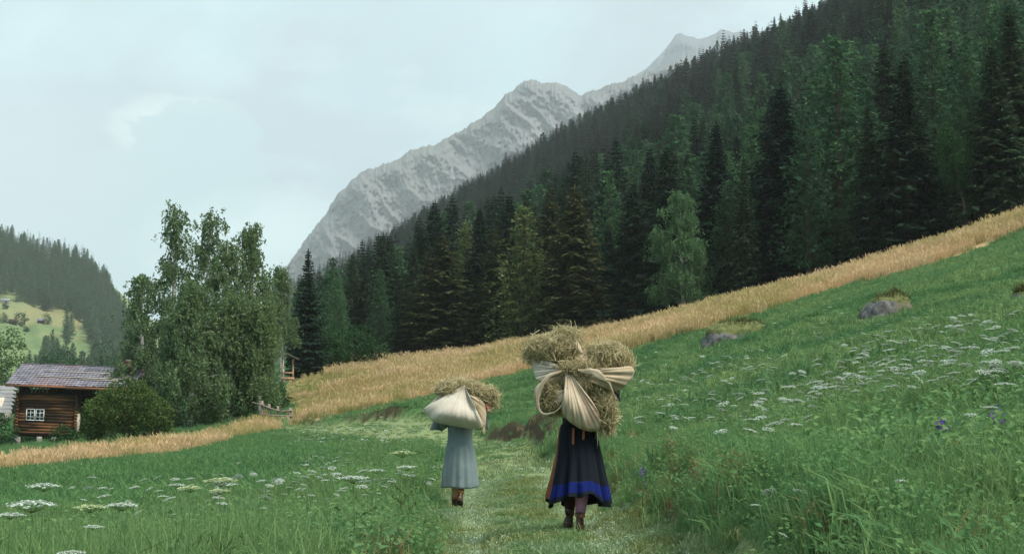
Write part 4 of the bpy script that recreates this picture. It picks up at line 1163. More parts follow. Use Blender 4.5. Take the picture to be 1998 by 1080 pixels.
# coloured flowers
def bloom(px_, py_, Y, mat, label, hgt=.3, n=26, sz=.011):
    q = P(px_, py_, Y); z = gz(q[0], Y); r = np.random.default_rng(int(px_)); hh = max(.12, q[2] - z)
    o = empty('purple_flower' if mat == 'purple' else 'yellow_flower', (q[0], Y, z), 0, label, 'wildflower')
    s = Geo(); s.tube([(0, 0, -.03), (.01, 0, hh * .6), (0, 0, hh)], [.003, .0025, .002], 5); f = Geo()
    c = np.array([0, 0, hh]) + r.normal(size=(n, 3)) * [.02, .02, .03]; A = unit(r.normal(size=(n, 3))) * sz; B = np.cross(A, unit(r.normal(size=(n, 3)))) * .8
    f.leaves(c, A, B, r.uniform(0, 1, n)); s.obj('stem', M['stem'], o); f.obj('petals', M[mat], o)
bloom(1838, 830, 8.6, 'purple', 'purple flower largest of the group in the right grass', n=40, sz=.014)
bloom(1952, 826, 8.8, 'purple', 'purple flower right of the largest purple one', n=28)
bloom(1940, 812, 9.0, 'purple', 'violet flower highest of the purple group at right', n=22)
bloom(1252, 921, 12.6, 'purple', 'violet flower on the bank right of the dark skirt', n=24)
bloom(1858, 860, 8.0, 'yellow', 'small orange yellow flower below the purple group', n=14)
# broad dock leaves in the lower right corner
def dock(px_, py_, Y, n, L, seed, label):
    q = P(px_, py_, Y); r = np.random.default_rng(seed); z = gz(q[0], Y); g = Geo()
    for k in range(n):
        a = k * 2.4 + r.uniform(-.3, .3); d = np.array([math.cos(a), math.sin(a), 0]); s = np.linspace(0, 1, 8); l = L * r.uniform(.7, 1.2)
        up = r.uniform(.5, 1.3)
        c = d * (l * s * .8)[:, None]; c[:, 2] = l * (up * s - up * .75 * s ** 2.2)
        w = l * .17 * np.sin(np.pi * np.clip(s * .92 + .06, 0, 1)) ** .8; sd = np.array([-d[1], d[0], 0])
        wav = .02 * np.sin(s * 14 + r.uniform(0, 6))
        G = np.stack([c - sd * w[:, None] + np.stack([0 * s, 0 * s, w * .35 + wav], 1), c, c + sd * w[:, None] + np.stack([0 * s, 0 * s, w * .35 - wav], 1)], 1)
        g.grid(G, var=np.repeat(r.uniform(0, 1) + .0 * s, 3))
    o = link('dock_plant', g.mesh('dock_plant', [M['herb']], True)); o.location = (q[0], Y, z); tag(o, label, 'plant')
dock(1730, 890, 7.6, 9, .20, 1, 'broad leaved plant below the bare patch of grass at right')
dock(1600, 985, 6.2, 7, .17, 3, 'broad leaved plant with pale leaf undersides in the lower right grass')
dock(1930, 1040, 5.6, 9, .22, 5, 'broad leaved plant in the lower right corner')
dock(690, 1010, 9.6, 8, .17, 6, 'broad leaved plant in the herbs left of the track')
# ---------------------------------------------------------------- people and their hay
M['skin'] = surf_mat('skin', (.50, .30, .20), (.58, .37, .26), 8, rough=.6, bump=.02)
M['hair'] = surf_mat('hair', (.06, .035, .02), (.12, .07, .04), 30, rough=.6, bump=.1)
M['boot'] = surf_mat('brown_leather', (.035, .016, .011), (.085, .038, .026), 14, rough=.42, bump=.08, spec=.5)
M['sole'] = surf_mat('boot_sole', (.02, .014, .01), (.05, .035, .025), 20)
M['mauve'] = surf_mat('mauve_stocking', (.38, .17, .32), (.46, .23, .39), 60, rough=.9, bump=.05)
M['shaded_mauve'] = surf_mat('shaded_stocking', (.035, .016, .02), (.055, .026, .03), 60, rough=.9, bump=.05)  # forward leg: shade under the skirt is painted into this stocking colour
M['sock'] = surf_mat('rust_sock', (.32, .13, .05), (.42, .19, .08), 60, rough=.9, bump=.05)
M['apron'] = surf_mat('rust_apron', (.16, .055, .03), (.24, .085, .045), 40, rough=.85, bump=.05)
M['ribbon'] = surf_mat('rust_ribbon', (.26, .075, .04), (.34, .11, .06), 40, rough=.7, bump=.03)
M['coral'] = surf_mat('coral_kerchief', (.52, .16, .10), (.62, .24, .15), 20, rough=.8, bump=.05)

def weave(name, c1, c2, scale, rough=.95):
    m, nt, out = new_mat(name)
    b = nd(nt, 'ShaderNodeBsdfPrincipled'); b.inputs['Roughness'].default_value = rough; b.inputs['Specular IOR Level'].default_value = .1
    b.inputs['Sheen Weight'].default_value = .15
    f = noise(nt, scale, 6, 'Object'); f2 = noise(nt, scale * 22, 2, 'Object', (1, 1, .25))
    c = ramp(nt, f, [(.3, c1), (.7, c2)])
    c = mix(nt, .5, c, ramp(nt, f2, [(.35, (.72, .72, .72)), (.65, (1, 1, 1))]), 'MULTIPLY')
    nt.links.new(c, b.inputs['Base Color'])
    bp = nd(nt, 'ShaderNodeBump'); bp.inputs['Strength'].default_value = .25; bp.inputs['Distance'].default_value = .004
    nt.links.new(f2, bp.inputs['Height']); nt.links.new(bp.outputs[0], b.inputs['Normal']); nt.links.new(b.outputs[0], out.inputs[0]); return m
M['dress'] = weave('grey_blue_linen', (.115, .155, .16), (.17, .218, .22), 5)
M['black_wool'] = weave('black_wool', (.006, .009, .013), (.014, .018, .024), 5)
M['sackcloth'] = weave('pale_sackcloth', (.40, .355, .285), (.53, .485, .405), 4)
M['tancloth'] = weave('tan_sackcloth', (.36, .28, .18), (.48, .39, .27), 4)
# skirt: black wool with a blue band above the hem
m, nt, out = new_mat('banded_skirt')
b = nd(nt, 'ShaderNodeBsdfPrincipled'); b.inputs['Roughness'].default_value = .95; b.inputs['Specular IOR Level'].default_value = .1
at = nd(nt, 'ShaderNodeAttribute', attribute_name='var'); f2 = noise(nt, 90, 2, 'Object', (1, 1, .3))
c = ramp(nt, at.outputs['Fac'], [(.0, (.010, .014, .019)), (.118, (.010, .014, .019)), (.12, (.008, .017, .125)), (.285, (.008, .017, .125)), (.287, (.011, .015, .021)), (1, (.011, .015, .021))])
c = mix(nt, .6, c, ramp(nt, f2, [(.3, (.6, .6, .6)), (.7, (1, 1, 1))]), 'MULTIPLY')
nt.links.new(c, b.inputs['Base Color']); nt.links.new(b.outputs[0], out.inputs[0]); M['skirt'] = m
# striped ticking: stripes run with the cloth (own coordinate)
m, nt, out = new_mat('striped_ticking')
b = nd(nt, 'ShaderNodeBsdfPrincipled'); b.inputs['Roughness'].default_value = .95; b.inputs['Specular IOR Level'].default_value = .1
at = nd(nt, 'ShaderNodeAttribute', attribute_name='var')
ma = nd(nt, 'ShaderNodeMath', operation='MULTIPLY'); nt.links.new(at.outputs['Fac'], ma.inputs[0]); ma.inputs[1].default_value = 150
sn = nd(nt, 'ShaderNodeMath', operation='SINE'); nt.links.new(ma.outputs[0], sn.inputs[0])
f = noise(nt, 9, 5, 'Object')
c = ramp(nt, f, [(.3, (.36, .305, .215)), (.7, (.49, .43, .33))])
c = mix(nt, ramp(nt, sn.outputs[0], [(.45, (0, 0, 0)), (.75, (.75, .75, .75))]), c, (.33, .24, .15))
c = mix(nt, ramp(nt, noise(nt, 3.1, 3, 'Object'), [(.52, (0, 0, 0)), (.66, (.7, .7, .7))]), c, (.42, .27, .19))
nt.links.new(c, b.inputs['Base Color']); nt.links.new(b.outputs[0], out.inputs[0]); M['ticking'] = m
M['hay'] = leaf_mat('hay_strands', (.26, .225, .115), (.66, .585, .37), None, .3)
M['hay_core'] = surf_mat('packed_hay', (.07, .058, .028), (.24, .20, .10), 30, bump=.6)

def skin_body(name, joints, edges, root, mat, parent, sub=2):
    me = bpy.data.meshes.new(name)
    names = list(joints); ix = {n: i for i, n in enumerate(names)}
    me.from_pydata([joints[n][0] for n in names], [(ix[a], ix[b]) for a, b in edges], [])
    o = bpy.data.objects.new(name, me); COL.objects.link(o)
    o.modifiers.new('skin', 'SKIN')
    for n in names:
        v = me.skin_vertices[0].data[ix[n]]; r = joints[n][1]; v.radius = r if isinstance(r, tuple) else (r, r)
        v.use_root = n == root
    s = o.modifiers.new('smooth', 'SUBSURF'); s.levels = sub; s.render_levels = sub
    dg = bpy.context.evaluated_depsgraph_get(); nm = bpy.data.meshes.new_from_object(o.evaluated_get(dg))
    nm.name = name; nm.materials.clear(); nm.materials.append(mat)
    nm.polygons.foreach_set('use_smooth', np.ones(len(nm.polygons), bool))
    bpy.data.objects.remove(o); bpy.data.meshes.remove(me)
    return link(name, nm, parent)

def person_body(parent, S, legs, arms, lean=.12, head_fwd=.16, head_dz=0):
    """legs: side -> (knee, ankle, toe); arms: side -> (elbow, wrist, hand direction, curl direction)"""
    J = {}; E = []
    hp = .92 * S
    J['pelvis'] = ((0, 0, hp), (.13, .10)); J['waist'] = ((0, lean * .3, hp + .16), (.115, .09)); J['chest'] = ((0, lean * .7, hp + .34), (.135, .10))
    J['neckbase'] = ((0, lean, hp + .47), (.075, .07)); J['neck'] = ((0, lean + head_fwd * .5, hp + .545), .052)
    hz_ = hp + .66 + head_dz; hy = lean + head_fwd
    J['skull'] = ((0, hy, hz_), (.078, .095)); J['crown'] = ((0, hy - .005, hz_ + .095), (.06, .075))
    J['face'] = ((0, hy + .055, hz_ - .02), (.05, .055)); J['nose'] = ((0, hy + .118, hz_ - .012), .013); J['jaw'] = ((0, hy + .07, hz_ - .075), (.032, .034))
    E += [('pelvis', 'waist'), ('waist', 'chest'), ('chest', 'neckbase'), ('neckbase', 'neck'), ('neck', 'skull'), ('skull', 'crown'), ('skull', 'face'), ('face', 'nose'), ('face', 'jaw')]
    for sd, n in ((-1, 'l'), (1, 'r')):
        J['ear' + n] = ((sd * .088, hy, hz_ - .01), (.012, .02)); E.append(('skull', 'ear' + n))
        kn, an, toe = legs[n]
        J['hip' + n] = ((sd * .085 * S, 0, hp - .08), .088); J['knee' + n] = (kn, .056); J['calf' + n] = (tuple(np.array(kn) * .62 + np.array(an) * .38 + [0, -.015, 0]), .054); J['ankle' + n] = (an, .034); J['toe' + n] = (toe, .03)
        E += [('pelvis', 'hip' + n), ('hip' + n, 'knee' + n), ('knee' + n, 'calf' + n), ('calf' + n, 'ankle' + n), ('ankle' + n, 'toe' + n)]
        el, wr, hd, cu = arms[n]
        J['sh' + n] = ((sd * .16 * S, lean * .9, hp + .43), .054); J['el' + n] = (el, .038); J['wr' + n] = (wr, .025)
        E += [('chest', 'sh' + n), ('sh' + n, 'el' + n), ('el' + n, 'wr' + n)]
        hd = unit(hd); cu = unit(cu); ac = unit(np.cross(hd, cu)); wr = np.array(wr)
        J['palm' + n] = (tuple(wr + hd * .045), (.034, .016)); E.append(('wr' + n, 'palm' + n))
        for k, (off, ln) in enumerate(((-.030, .070), (-.010, .080), (.010, .076), (.029, .060))):
            b0 = wr + hd * .085 + ac * off; k1 = b0 + hd * ln * .42 + cu * .012; k2 = b0 + hd * ln * .68 + cu * ln * .42; k3 = b0 + hd * ln * .62 + cu * ln * .85
            for q, (p_, r_) in enumerate(((b0, .0098), (k1, .0088), (k2, .0082), (k3, .007))):
                J['f%d%d%s' % (k, q, n)] = (tuple(p_), r_)
            E += [('palm' + n, 'f%d0%s' % (k, n))] + [('f%d%d%s' % (k, q, n), 'f%d%d%s' % (k, q + 1, n)) for q in range(3)]
        t0 = wr + hd * .035 - ac * .036; t1 = t0 + hd * .03 - ac * .02 + cu * .012; t2 = t1 + hd * .028 + cu * .022
        J['t0' + n] = (tuple(t0), .012); J['t1' + n] = (tuple(t1), .0105); J['t2' + n] = (tuple(t2), .0085)
        E += [('palm' + n, 't0' + n), ('t0' + n, 't1' + n), ('t1' + n, 't2' + n)]
    skin_body('body', J, E, 'pelvis', M['skin'], parent)
    # hair drawn back in a low knot
    g = Geo(); uu = np.linspace(0, 2 * np.pi, 20, endpoint=False); vv = np.linspace(.02, np.pi * .62, 10)
    G = np.array([[(.098 * math.sin(v) * math.cos(u), hy - .012 + .118 * math.sin(v) * math.sin(u) * (1 if math.sin(u) < 0 else .72), hz_ + .055 + .125 * math.cos(v) + .004 * math.sin(9 * u)) for u in uu] for v in vv])
    g.grid(G, wrap=True); c = np.array([0, hy - .125, hz_ - .02])
    G = np.array([[c + .042 * np.array([math.sin(v) * math.cos(u), .8 * math.sin(v) * math.sin(u), math.cos(v)]) for u in uu] for v in np.linspace(.05, 3.1, 8)])
    g.grid(G, wrap=True); g.obj('hair', M['hair'], parent, True)

def stocking(name, parent, pts, rad, mat):
    g = Geo(); g.tube(pts, rad, 14); return g.obj(name, mat, parent, True)

def boot(parent, ankle, toe_dir, tilt, shaft=.13, col='boot'):
    """lace boot: sole on the ground at the heel, toe along toe_dir, tilt lifts the heel"""
    g = Geo(); s = Geo(); n = 18; a = np.linspace(0, 2 * np.pi, n, endpoint=False)
    prof = [(0.0, .036, .105, .065), (.012, .040, .112, .066), (.035, .040, .108, .06), (.06, .038, .090, .045), (.085, .036, .062, .018), (.11, .036, .046, .0), (.11 + shaft * .5, .042, .048, -.008), (.11 + shaft, .046, .052, -.012), (.112 + shaft, .040, .046, -.012)]
    G = np.array([[(rx * math.cos(q), cy + ry * math.sin(q), z) for q in a] for (z, rx, ry, cy) in prof])
    S_ = np.array([[(rx * math.cos(q), cy + ry * math.sin(q), z) for q in a] for (z, rx, ry, cy) in [(-.022, .0, .0, .065), (-.022, .036, .106, .065), (-.02, .042, .113, .066), (.004, .042, .113, .066), (.006, .03, .1, .065)]])
    H_ = np.array([[(rx * math.cos(q), cy + ry * math.sin(q), z) for q in a] for (z, rx, ry, cy) in [(-.045, 0, 0, -.01), (-.045, .034, .034, -.01), (-.02, .036, .036, -.01)]])
    th = tilt; Rx = np.array([[1, 0, 0], [0, math.cos(th), -math.sin(th)], [0, math.sin(th), math.cos(th)]])
    yw = math.atan2(-toe_dir[0], toe_dir[1]); Rz = np.array([[math.cos(yw), -math.sin(yw), 0], [math.sin(yw), math.cos(yw), 0], [0, 0, 1]])
    T = lambda X: (X - np.array([0, 0, .1])) @ Rx.T @ Rz.T + np.array(ankle)
    shp = G.shape
    g.grid(T(G.reshape(-1, 3)).reshape(shp), wrap=True)
    o = g.obj('boot', M[col], parent, True)
    s.grid(T(S_.reshape(-1, 3)).reshape(S_.shape), wrap=True); s.grid(T(H_.reshape(-1, 3)).reshape(H_.shape), wrap=True)
    s.obj('sole', M['sole'], o, True)
    return o

def lathe_cloth(prof, n=120, pleats=0, seed=0, zvar=None):
    """prof rows: (z, rx, ry, cx, cy, fold amplitude)"""
    r = np.random.default_rng(seed); a = np.linspace(0, 2 * np.pi, n, endpoint=False)
    ph = r.uniform(0, 6.28, 4); fr = [pleats, int(pleats * 1.38), max(2, int(pleats * .62)), 4]
    fold = sum(w * np.sin(f * a + p) for w, f, p in zip((.38, .34, .34, .26), fr, ph))
    P_ = np.array(prof, float); zz = np.linspace(0, 1, 44); t = np.linspace(0, 1, len(P_))
    Q = np.stack([np.interp(zz, t, P_[:, k]) for k in range(6)], 1)
    # ease the polyline
    for _ in range(3):
        Q[1:-1] = .25 * Q[:-2] + .5 * Q[1:-1] + .25 * Q[2:]
    G = np.zeros((len(zz), n, 3))
    for i, (z, rx, ry, cx, cy, am) in enumerate(Q):
        f = 1 + am * (fold + .25 * np.sin(fr[0] * a + ph[0] + 2.5 * z))
        G[i, :, 0] = cx + rx * f * np.cos(a); G[i, :, 1] = cy + ry * f * np.sin(a); G[i, :, 2] = z + am * .12 * np.sin(3 * a + ph[3]) * (i > 30)
    return G, Q

def thick(o, t=.004):
    md = o.modifiers.new('cloth_thickness', 'SOLIDIFY'); md.thickness = t; md.offset = 0; return o

# hay: strands all over lumps
def hay_part(parent, lumps, n, seed, name='hay', wid=.0024, ln=(.06, .30), spread=.03, core=True):
    r = np.random.default_rng(seed); L = [(np.array(c), np.array(q)) for c, q in lumps]
    wt = np.array([(q[0] * q[1] + q[1] * q[2] + q[0] * q[2]) for _, q in L]); wt /= wt.sum()
    k = r.choice(len(L), n, p=wt); C = np.array([c for c, _ in L])[k]; Q = np.array([q for _, q in L])[k]
    d = unit(r.normal(size=(n, 3)))
    sh = (r.uniform(.72, 1.03, n) + np.abs(r.normal(size=n)) * .085)[:, None]
    p = C + d * Q * sh * (1 + .12 * np.sin(9 * d[:, :1] + 5 * d[:, 2:]))
    nrm = unit(d / Q); tn = unit(np.cross(nrm, r.normal(size=(n, 3))) + nrm * r.normal(size=(n, 1)) * .22)
    l = r.uniform(*ln, n)[:, None]; cu = unit(np.cross(tn, nrm) * r.normal(size=(n, 1)) + nrm * r.uniform(-.6, .9, (n, 1)))
    b = p - tn * l * .5; t = p + tn * l * .5 - nrm * l * .12; md = p + cu * l * .10
    g = Geo()
    # two ribbons per strand give it a bend
    var = np.clip(r.beta(2.2, 2.6, n), 0, 1)
    g.ribbons(b, b * .45 + md * .55 + nrm * .004, md, np.full(n, wid) * r.uniform(.7, 1.5, n), var)
    g.ribbons(t, t * .45 + md * .55 + nrm * .004, md, np.full(n, wid) * r.uniform(.7, 1.5, n), var)
    o = g.obj(name, M['hay'], parent)
    if core:
        h = Geo(); u = np.linspace(0, 2 * np.pi, 22, endpoint=False); v = np.linspace(.03, np.pi - .03, 14)
        for c, q in L:
            G = np.stack([np.outer(np.sin(v), np.cos(u)), np.outer(np.sin(v), np.sin(u)), np.outer(np.cos(v), np.ones(22))], -1)
            G = c + G * q * .86 * (1 + .10 * fbm(G[..., 0] * 3 + c[0] * 9, G[..., 1] * 3 + c[2] * 9, G[..., 2] * 3, o=3, s=seed)[..., None])
            h.grid(G, wrap=True)
        h.obj('packed_hay', M['hay_core'], o, True)
    return o

def fan_cloth(K, outer, bulge, folds, amp, seed, nt_=26, ns=110, kspread=.02, stripes=1.0, fall=None, side=np.array([0, -1., 0]), pw=1.0):
    """cloth gathered at K and spread to the curve outer; folds run from the gather"""
    r = np.random.default_rng(seed); O = np.array(outer, float)
    dl = np.concatenate([[0], np.cumsum(np.linalg.norm(np.diff(O, axis=0), axis=1))]); s = np.linspace(0, 1, ns)
    C = np.stack([np.interp(s * dl[-1], dl, O[:, k]) for k in range(3)], 1)
    for _ in range(4): C[1:-1] = .25 * C[:-2] + .5 * C[1:-1] + .25 * C[2:]
    t = np.linspace(0, 1, nt_)[:, None]
    K = np.array(K); k0 = K + unit(C[-1] - C[0]) * ((s - .5) * 2 * kspread)[:, None]
    G = k0[None] * (1 - t[..., None]) + C[None] * t[..., None]
    ph = r.uniform(0, 6.28, 3); f = np.sin(folds * 6.28 * s + ph[0] + .9 * np.sin(5 * s + ph[1])) + .55 * np.sin(folds * 2.3 * 6.28 * s + ph[2])
    env = np.sin(np.pi * np.clip(t ** pw, 0, 1)) ; edge = np.sin(np.pi * s) ** .6
    D = bulge * env * (.35 + .65 * edge)[None] + amp * f[None] * (np.clip(t, 0, 1) ** .5) * (1.05 - .75 * t)
    G = G + side * D[..., None]
    var = np.tile(s * .35 * stripes, nt_)
    return G, var
# ======== the woman in black with the large bundle
Y1 = 13.7; X1 = float(P(1131, 1000, Y1)[0]); Z1 = gz(X1, Y1)
w1 = empty('person', (X1, Y1, Z1), 0, 'woman walking away in a black skirt with a blue band, under the larger hay bundle', 'person', 'women carrying hay')
def L1(px_, py_, dy=0):        # local point seen at (px,py)
    return P(px_, py_, Y1 + dy) - np.array([X1, Y1, Z1])
legs = {'r': ((.03, -.01, .50), (-.005, -.04, .125), (0, .12, .05)), 'l': ((-.085, .22, .50), (-.085, .24, .125), (-.10, .40, .05))}
arms = {'l': ((-.34, .10, 1.30), (-.30, .02, 1.50), (.1, -.4, .9), (.5, -.6, -.1)), 'r': ((.36, .10, 1.30), (.34, .04, 1.50), (-.1, -.4, .9), (-.5, -.6, -.1))}
person_body(w1, 1.0, legs, arms, lean=.14)
stocking('stocking', w1, [(.03, -.01, .52), (.02, -.025, .36), (0, -.04, .15)], [.062, .064, .045], M['mauve'])
stocking('stocking', w1, [(-.085, .22, .52), (-.085, .225, .36), (-.085, .24, .15)], [.062, .062, .043], M['shaded_mauve'])['label'] = 'left stocking with the skirt shade put into its colour'
stocking('sock', w1, [(.0, -.04, .165), (.0, -.04, .192)], [.050, .050], M['sock'])
boot(w1, (-.002, -.04, .135), (.12, 1), -.16, .045); boot(w1, (-.085, .24, .145), (-.25, 1), .0, .06)
prof = [(1.05, .135, .115, -.02, .04, .01), (1.0, .165, .14, -.015, .03, .025), (.90, .185, .165, -.01, .02, .05), (.70, .215, .20, .0, .02, .10), (.50, .252, .235, 0, .02, .14), (.36, .278, .26, 0, .02, .165), (.275, .29, .272, 0, .02, .18)]
G, Q = lathe_cloth(prof, 180, 13, 11)
# the hem rides up at the back, left of the middle, and hangs lower in front
a = np.linspace(0, 2 * np.pi, 180, endpoint=False)
lift = .06 * np.exp(-((np.sin(a) + 1) / .25) ** 2) - .015 * np.sin(a) + .02 * np.sin(5 * a + 1) + .012 * np.sin(9 * a)
tz = np.linspace(0, 1, 44)[:, None]
G[:, :, 2] += lift[None] * tz ** 3
g = Geo(); g.grid(G, wrap=True, var=np.repeat((1 - np.linspace(0, 1, 44)), 180)); thick(g.obj('skirt', M['skirt'], w1, True), .006)
# apron round the front, its edge showing on the left
sel = [i for i in range(180) if math.sin(a[i]) > -.18 and True]
i0 = next(i for i in range(180) if a[i] > np.pi - .05)
idx = [(i0 - k) % 180 for k in range(0, 88)]
Ga = G[2:41][:, idx].copy(); cen = np.array([0, .02, 0]); rad = Ga - cen; rad[..., 2] = 0
Ga = Ga + unit(rad) * .009
g = Geo(); g.grid(Ga); thick(g.obj('apron', M['apron'], w1, True), .005)
prof = [(1.50, .075, .07, 0, .16, 0), (1.44, .13, .10, 0, .14, 0), (1.36, .185, .125, 0, .12, 0), (1.25, .18, .135, 0, .10, 0), (1.12, .15, .125, -.01, .06, 0), (1.03, .14, .12, -.02, .04, 0)]
G2, _ = lathe_cloth(prof, 80, 6, 12); g = Geo(); g.grid(G2, wrap=True); thick(g.obj('bodice', M['black_wool'], w1, True), .005)
for sd in (-1, 1):
    el, wr = arms['l' if sd < 0 else 'r'][:2]
    g = Geo(); g.tube([(sd * .15, .12, 1.35), tuple(np.array(el) * .5 + np.array([sd * .16, .126, 1.35]) * .5), el, tuple(np.array(el) * .35 + np.array(wr) * .65)], [.078, .07, .062, .05], 14); thick(g.obj('sleeve', M['black_wool'], w1, True), .004)
for px_, top, bot in ((1119, 834, 866), (1139, 833, 857)):
    g = Geo(); q0, q1 = L1(px_, top, -.16), L1(px_ - 1, bot, -.185); s = np.linspace(0, 1, 8)[:, None]
    c = q0 * (1 - s) + q1 * s; c[:, 1] -= .014; sd = np.array([.011, 0, 0])
    g.grid(np.stack([c - sd, c + sd], 1)); o = g.obj('ribbon', M['ribbon'], w1, True); thick(o, .003)

# ---- her bundle
hb = empty('hay_bundle', (X1, Y1, Z1 + 1.0), 0, 'larger hay bundle in striped cloth with hay bulging out of four openings', 'bundle', 'bundles of hay on the backs')
def B1(px_, py_, dy=0): return L1(px_, py_, dy) - np.array([0, 0, 1.0])
# sack body behind the openings
g = Geo(); u = np.linspace(0, 2 * np.pi, 60, endpoint=False); v = np.linspace(.03, np.pi - .03, 34); c = B1(1126, 752, .02)
S = np.stack([np.outer(np.sin(v), np.cos(u)), np.outer(np.sin(v), np.sin(u)), np.outer(np.cos(v), np.ones(60))], -1)
S = c + S * np.array([.345, .27, .34]) * (1 + .05 * fbm(S[..., 0] * 3, S[..., 1] * 3, S[..., 2] * 3, s=7))[..., None]
g.grid(S, wrap=True); g.obj('sack', M['tancloth'], hb, True)
hay_part(hb, [(B1(1080, 681, -.03), (.235, .21, .13)), (B1(1103, 666, .0), (.13, .17, .115)), (B1(1052, 690, -.02), (.12, .15, .085))], 7000, 21)
hay_part(hb, [(B1(1184, 697, -.03), (.185, .19, .125)), (B1(1168, 722, -.17), (.10, .09, .05)), (B1(1210, 708, -.03), (.10, .13, .07))], 6000, 22)
hay_part(hb, [(B1(1076, 772, -.17), (.115, .11, .15))], 3600, 23)
hay_part(hb, [(B1(1172, 784, -.16), (.115, .13, .175)), (B1(1182, 812, -.12), (.075, .10, .11)), (B1(1158, 756, -.19), (.085, .08, .08))], 5600, 24)
hay_part(hb, [(B1(1122, 716, -.20), (.16, .10, .045))], 900, 25)
# wisps hanging from the lower right
r_ = np.random.default_rng(3); n = 90; b = np.array([B1(1165 + 36 * r_.random(), 820 + 18 * r_.random(), -.12 - .1 * r_.random()) for _ in range(n)]); t = b + np.stack([r_.normal(size=n) * .04, r_.normal(size=n) * .03, -r_.uniform(.05, .2, n)], 1)
g = Geo(); g.ribbons(b, b * .5 + t * .5 + r_.normal(size=(n, 3)) * .015, t, np.full(n, .0022), r_.random(n)); g.obj('wisp', M['hay'], hb)
# the central gathered cloth
K = B1(1110, 730, -.27)
outer = [B1(1102, 764, -.33), B1(1096, 790, -.34), B1(1099, 806, -.34), B1(1112, 820, -.33), B1(1132, 833, -.30), B1(1152, 839, -.26), B1(1168, 838, -.24), B1(1173, 825, -.26), B1(1169, 806, -.30), B1(1160, 788, -.32)]
G, var = fan_cloth(K, outer, .10, 6, .012, 31, kspread=.035, stripes=1.0, pw=1.3)
g = Geo(); g.grid(G, var=var)
# underside tucks back below the bulge
G2 = np.stack([G[-1], G[-1] + np.array([0, .06, -.012]), G[-1] * .6 + .4 * B1(1128, 800, .0) + np.array([0, .05, 0]), np.tile(B1(1126, 790, .12), (G.shape[1], 1))], 0)
g.grid(G2, var=np.tile(np.linspace(0, .35, G.shape[1]), 4)); thick(g.obj('gathered_cloth', M['ticking'], hb, True), .005)
def rim(pts, w0, mat, name='cloth_hem', n=46, fl=.30, seed=0):
    """flat folded hem: wide across the picture of the cloth, thin in depth"""
    p = np.array(pts); d = np.concatenate([[0], np.cumsum(np.linalg.norm(np.diff(p, axis=0), axis=1))]); s = np.linspace(0, d[-1], n)
    C = np.stack([np.interp(s, d, p[:, k]) for k in range(3)], 1)
    for _ in range(6): C[1:-1] = .25 * C[:-2] + .5 * C[1:-1] + .25 * C[2:]
    C += .004 * np.stack([np.sin(s * 31 + seed), np.sin(s * 23), np.cos(s * 37)], 1)
    t = np.gradient(C, axis=0); sd = unit(np.cross(t, [0, -1., 0])); q = np.linspace(0, 1, n)
    w = w0 * (.28 + .95 * np.exp(-((q - .33) / .20) ** 2)) * (1 + .16 * np.sin(q * 23 + seed) + .1 * np.sin(q * 41)); a = np.linspace(0, 2 * np.pi, 14, endpoint=False)
    rad = 1 + .10 * np.cos(6 * a)[None] + .16 * np.sin(3 * a)[None] * np.sin(q * 9 + seed)[:, None]
    G = C[:, None] + sd[:, None] * (np.cos(a)[None] * rad * w[:, None])[..., None] + np.array([0, -1., 0]) * (np.sin(a)[None] * rad * fl * w[:, None])[..., None]
    g = Geo(); g.grid(G, wrap=True, var=np.tile(.10 + .03 * np.cos(a), n)); return g.obj(name, M[mat], hb, True)
rim([B1(1102, 722, -.29), B1(1082, 726, -.33), B1(1063, 738, -.33), B1(1051, 758, -.32), B1(1046, 782, -.30), B1(1052, 802, -.29), B1(1062, 809, -.30), B1(1078, 807, -.33), B1(1092, 797, -.36), B1(1102, 780, -.38), B1(1108, 752, -.36)], .021, 'ticking', fl=.28)
# side of the left pouch
G, var = fan_cloth(B1(1100, 724, -.22), [B1(1058, 742, -.26), B1(1047, 770, -.22), B1(1052, 800, -.2), B1(1075, 812, -.18)], -.05, 3, .01, 33, stripes=.3, side=np.array([-.5, .4, 0]))
g = Geo(); g.grid(G, var=var); thick(g.obj('cloth_pouch', M['tancloth'], hb, True), .005)
# torn patch inside the pouch
G, var = fan_cloth(B1(1104, 762, -.32), [B1(1084, 764, -.29), B1(1082, 782, -.29), B1(1088, 792, -.30), B1(1100, 780, -.33)], .02, 2, .008, 34, stripes=.2)
g = Geo(); g.grid(G, var=var); thick(g.obj('cloth_flap', M['ticking'], hb, True), .004)
# upper left flap
G, var = fan_cloth(B1(1100, 720, -.25), [B1(1037, 699, -.10), B1(1040, 718, -.14), B1(1046, 740, -.18), B1(1060, 742, -.24)], .03, 4, .016, 35, stripes=.5)
g = Geo(); g.grid(G, var=var); thick(g.obj('cloth_flap', M['sackcloth'], hb, True), .005)
rim([B1(1098, 719, -.27), B1(1078, 713, -.23), B1(1056, 704, -.17), B1(1037, 698, -.10)], .024, 'sackcloth', seed=2)
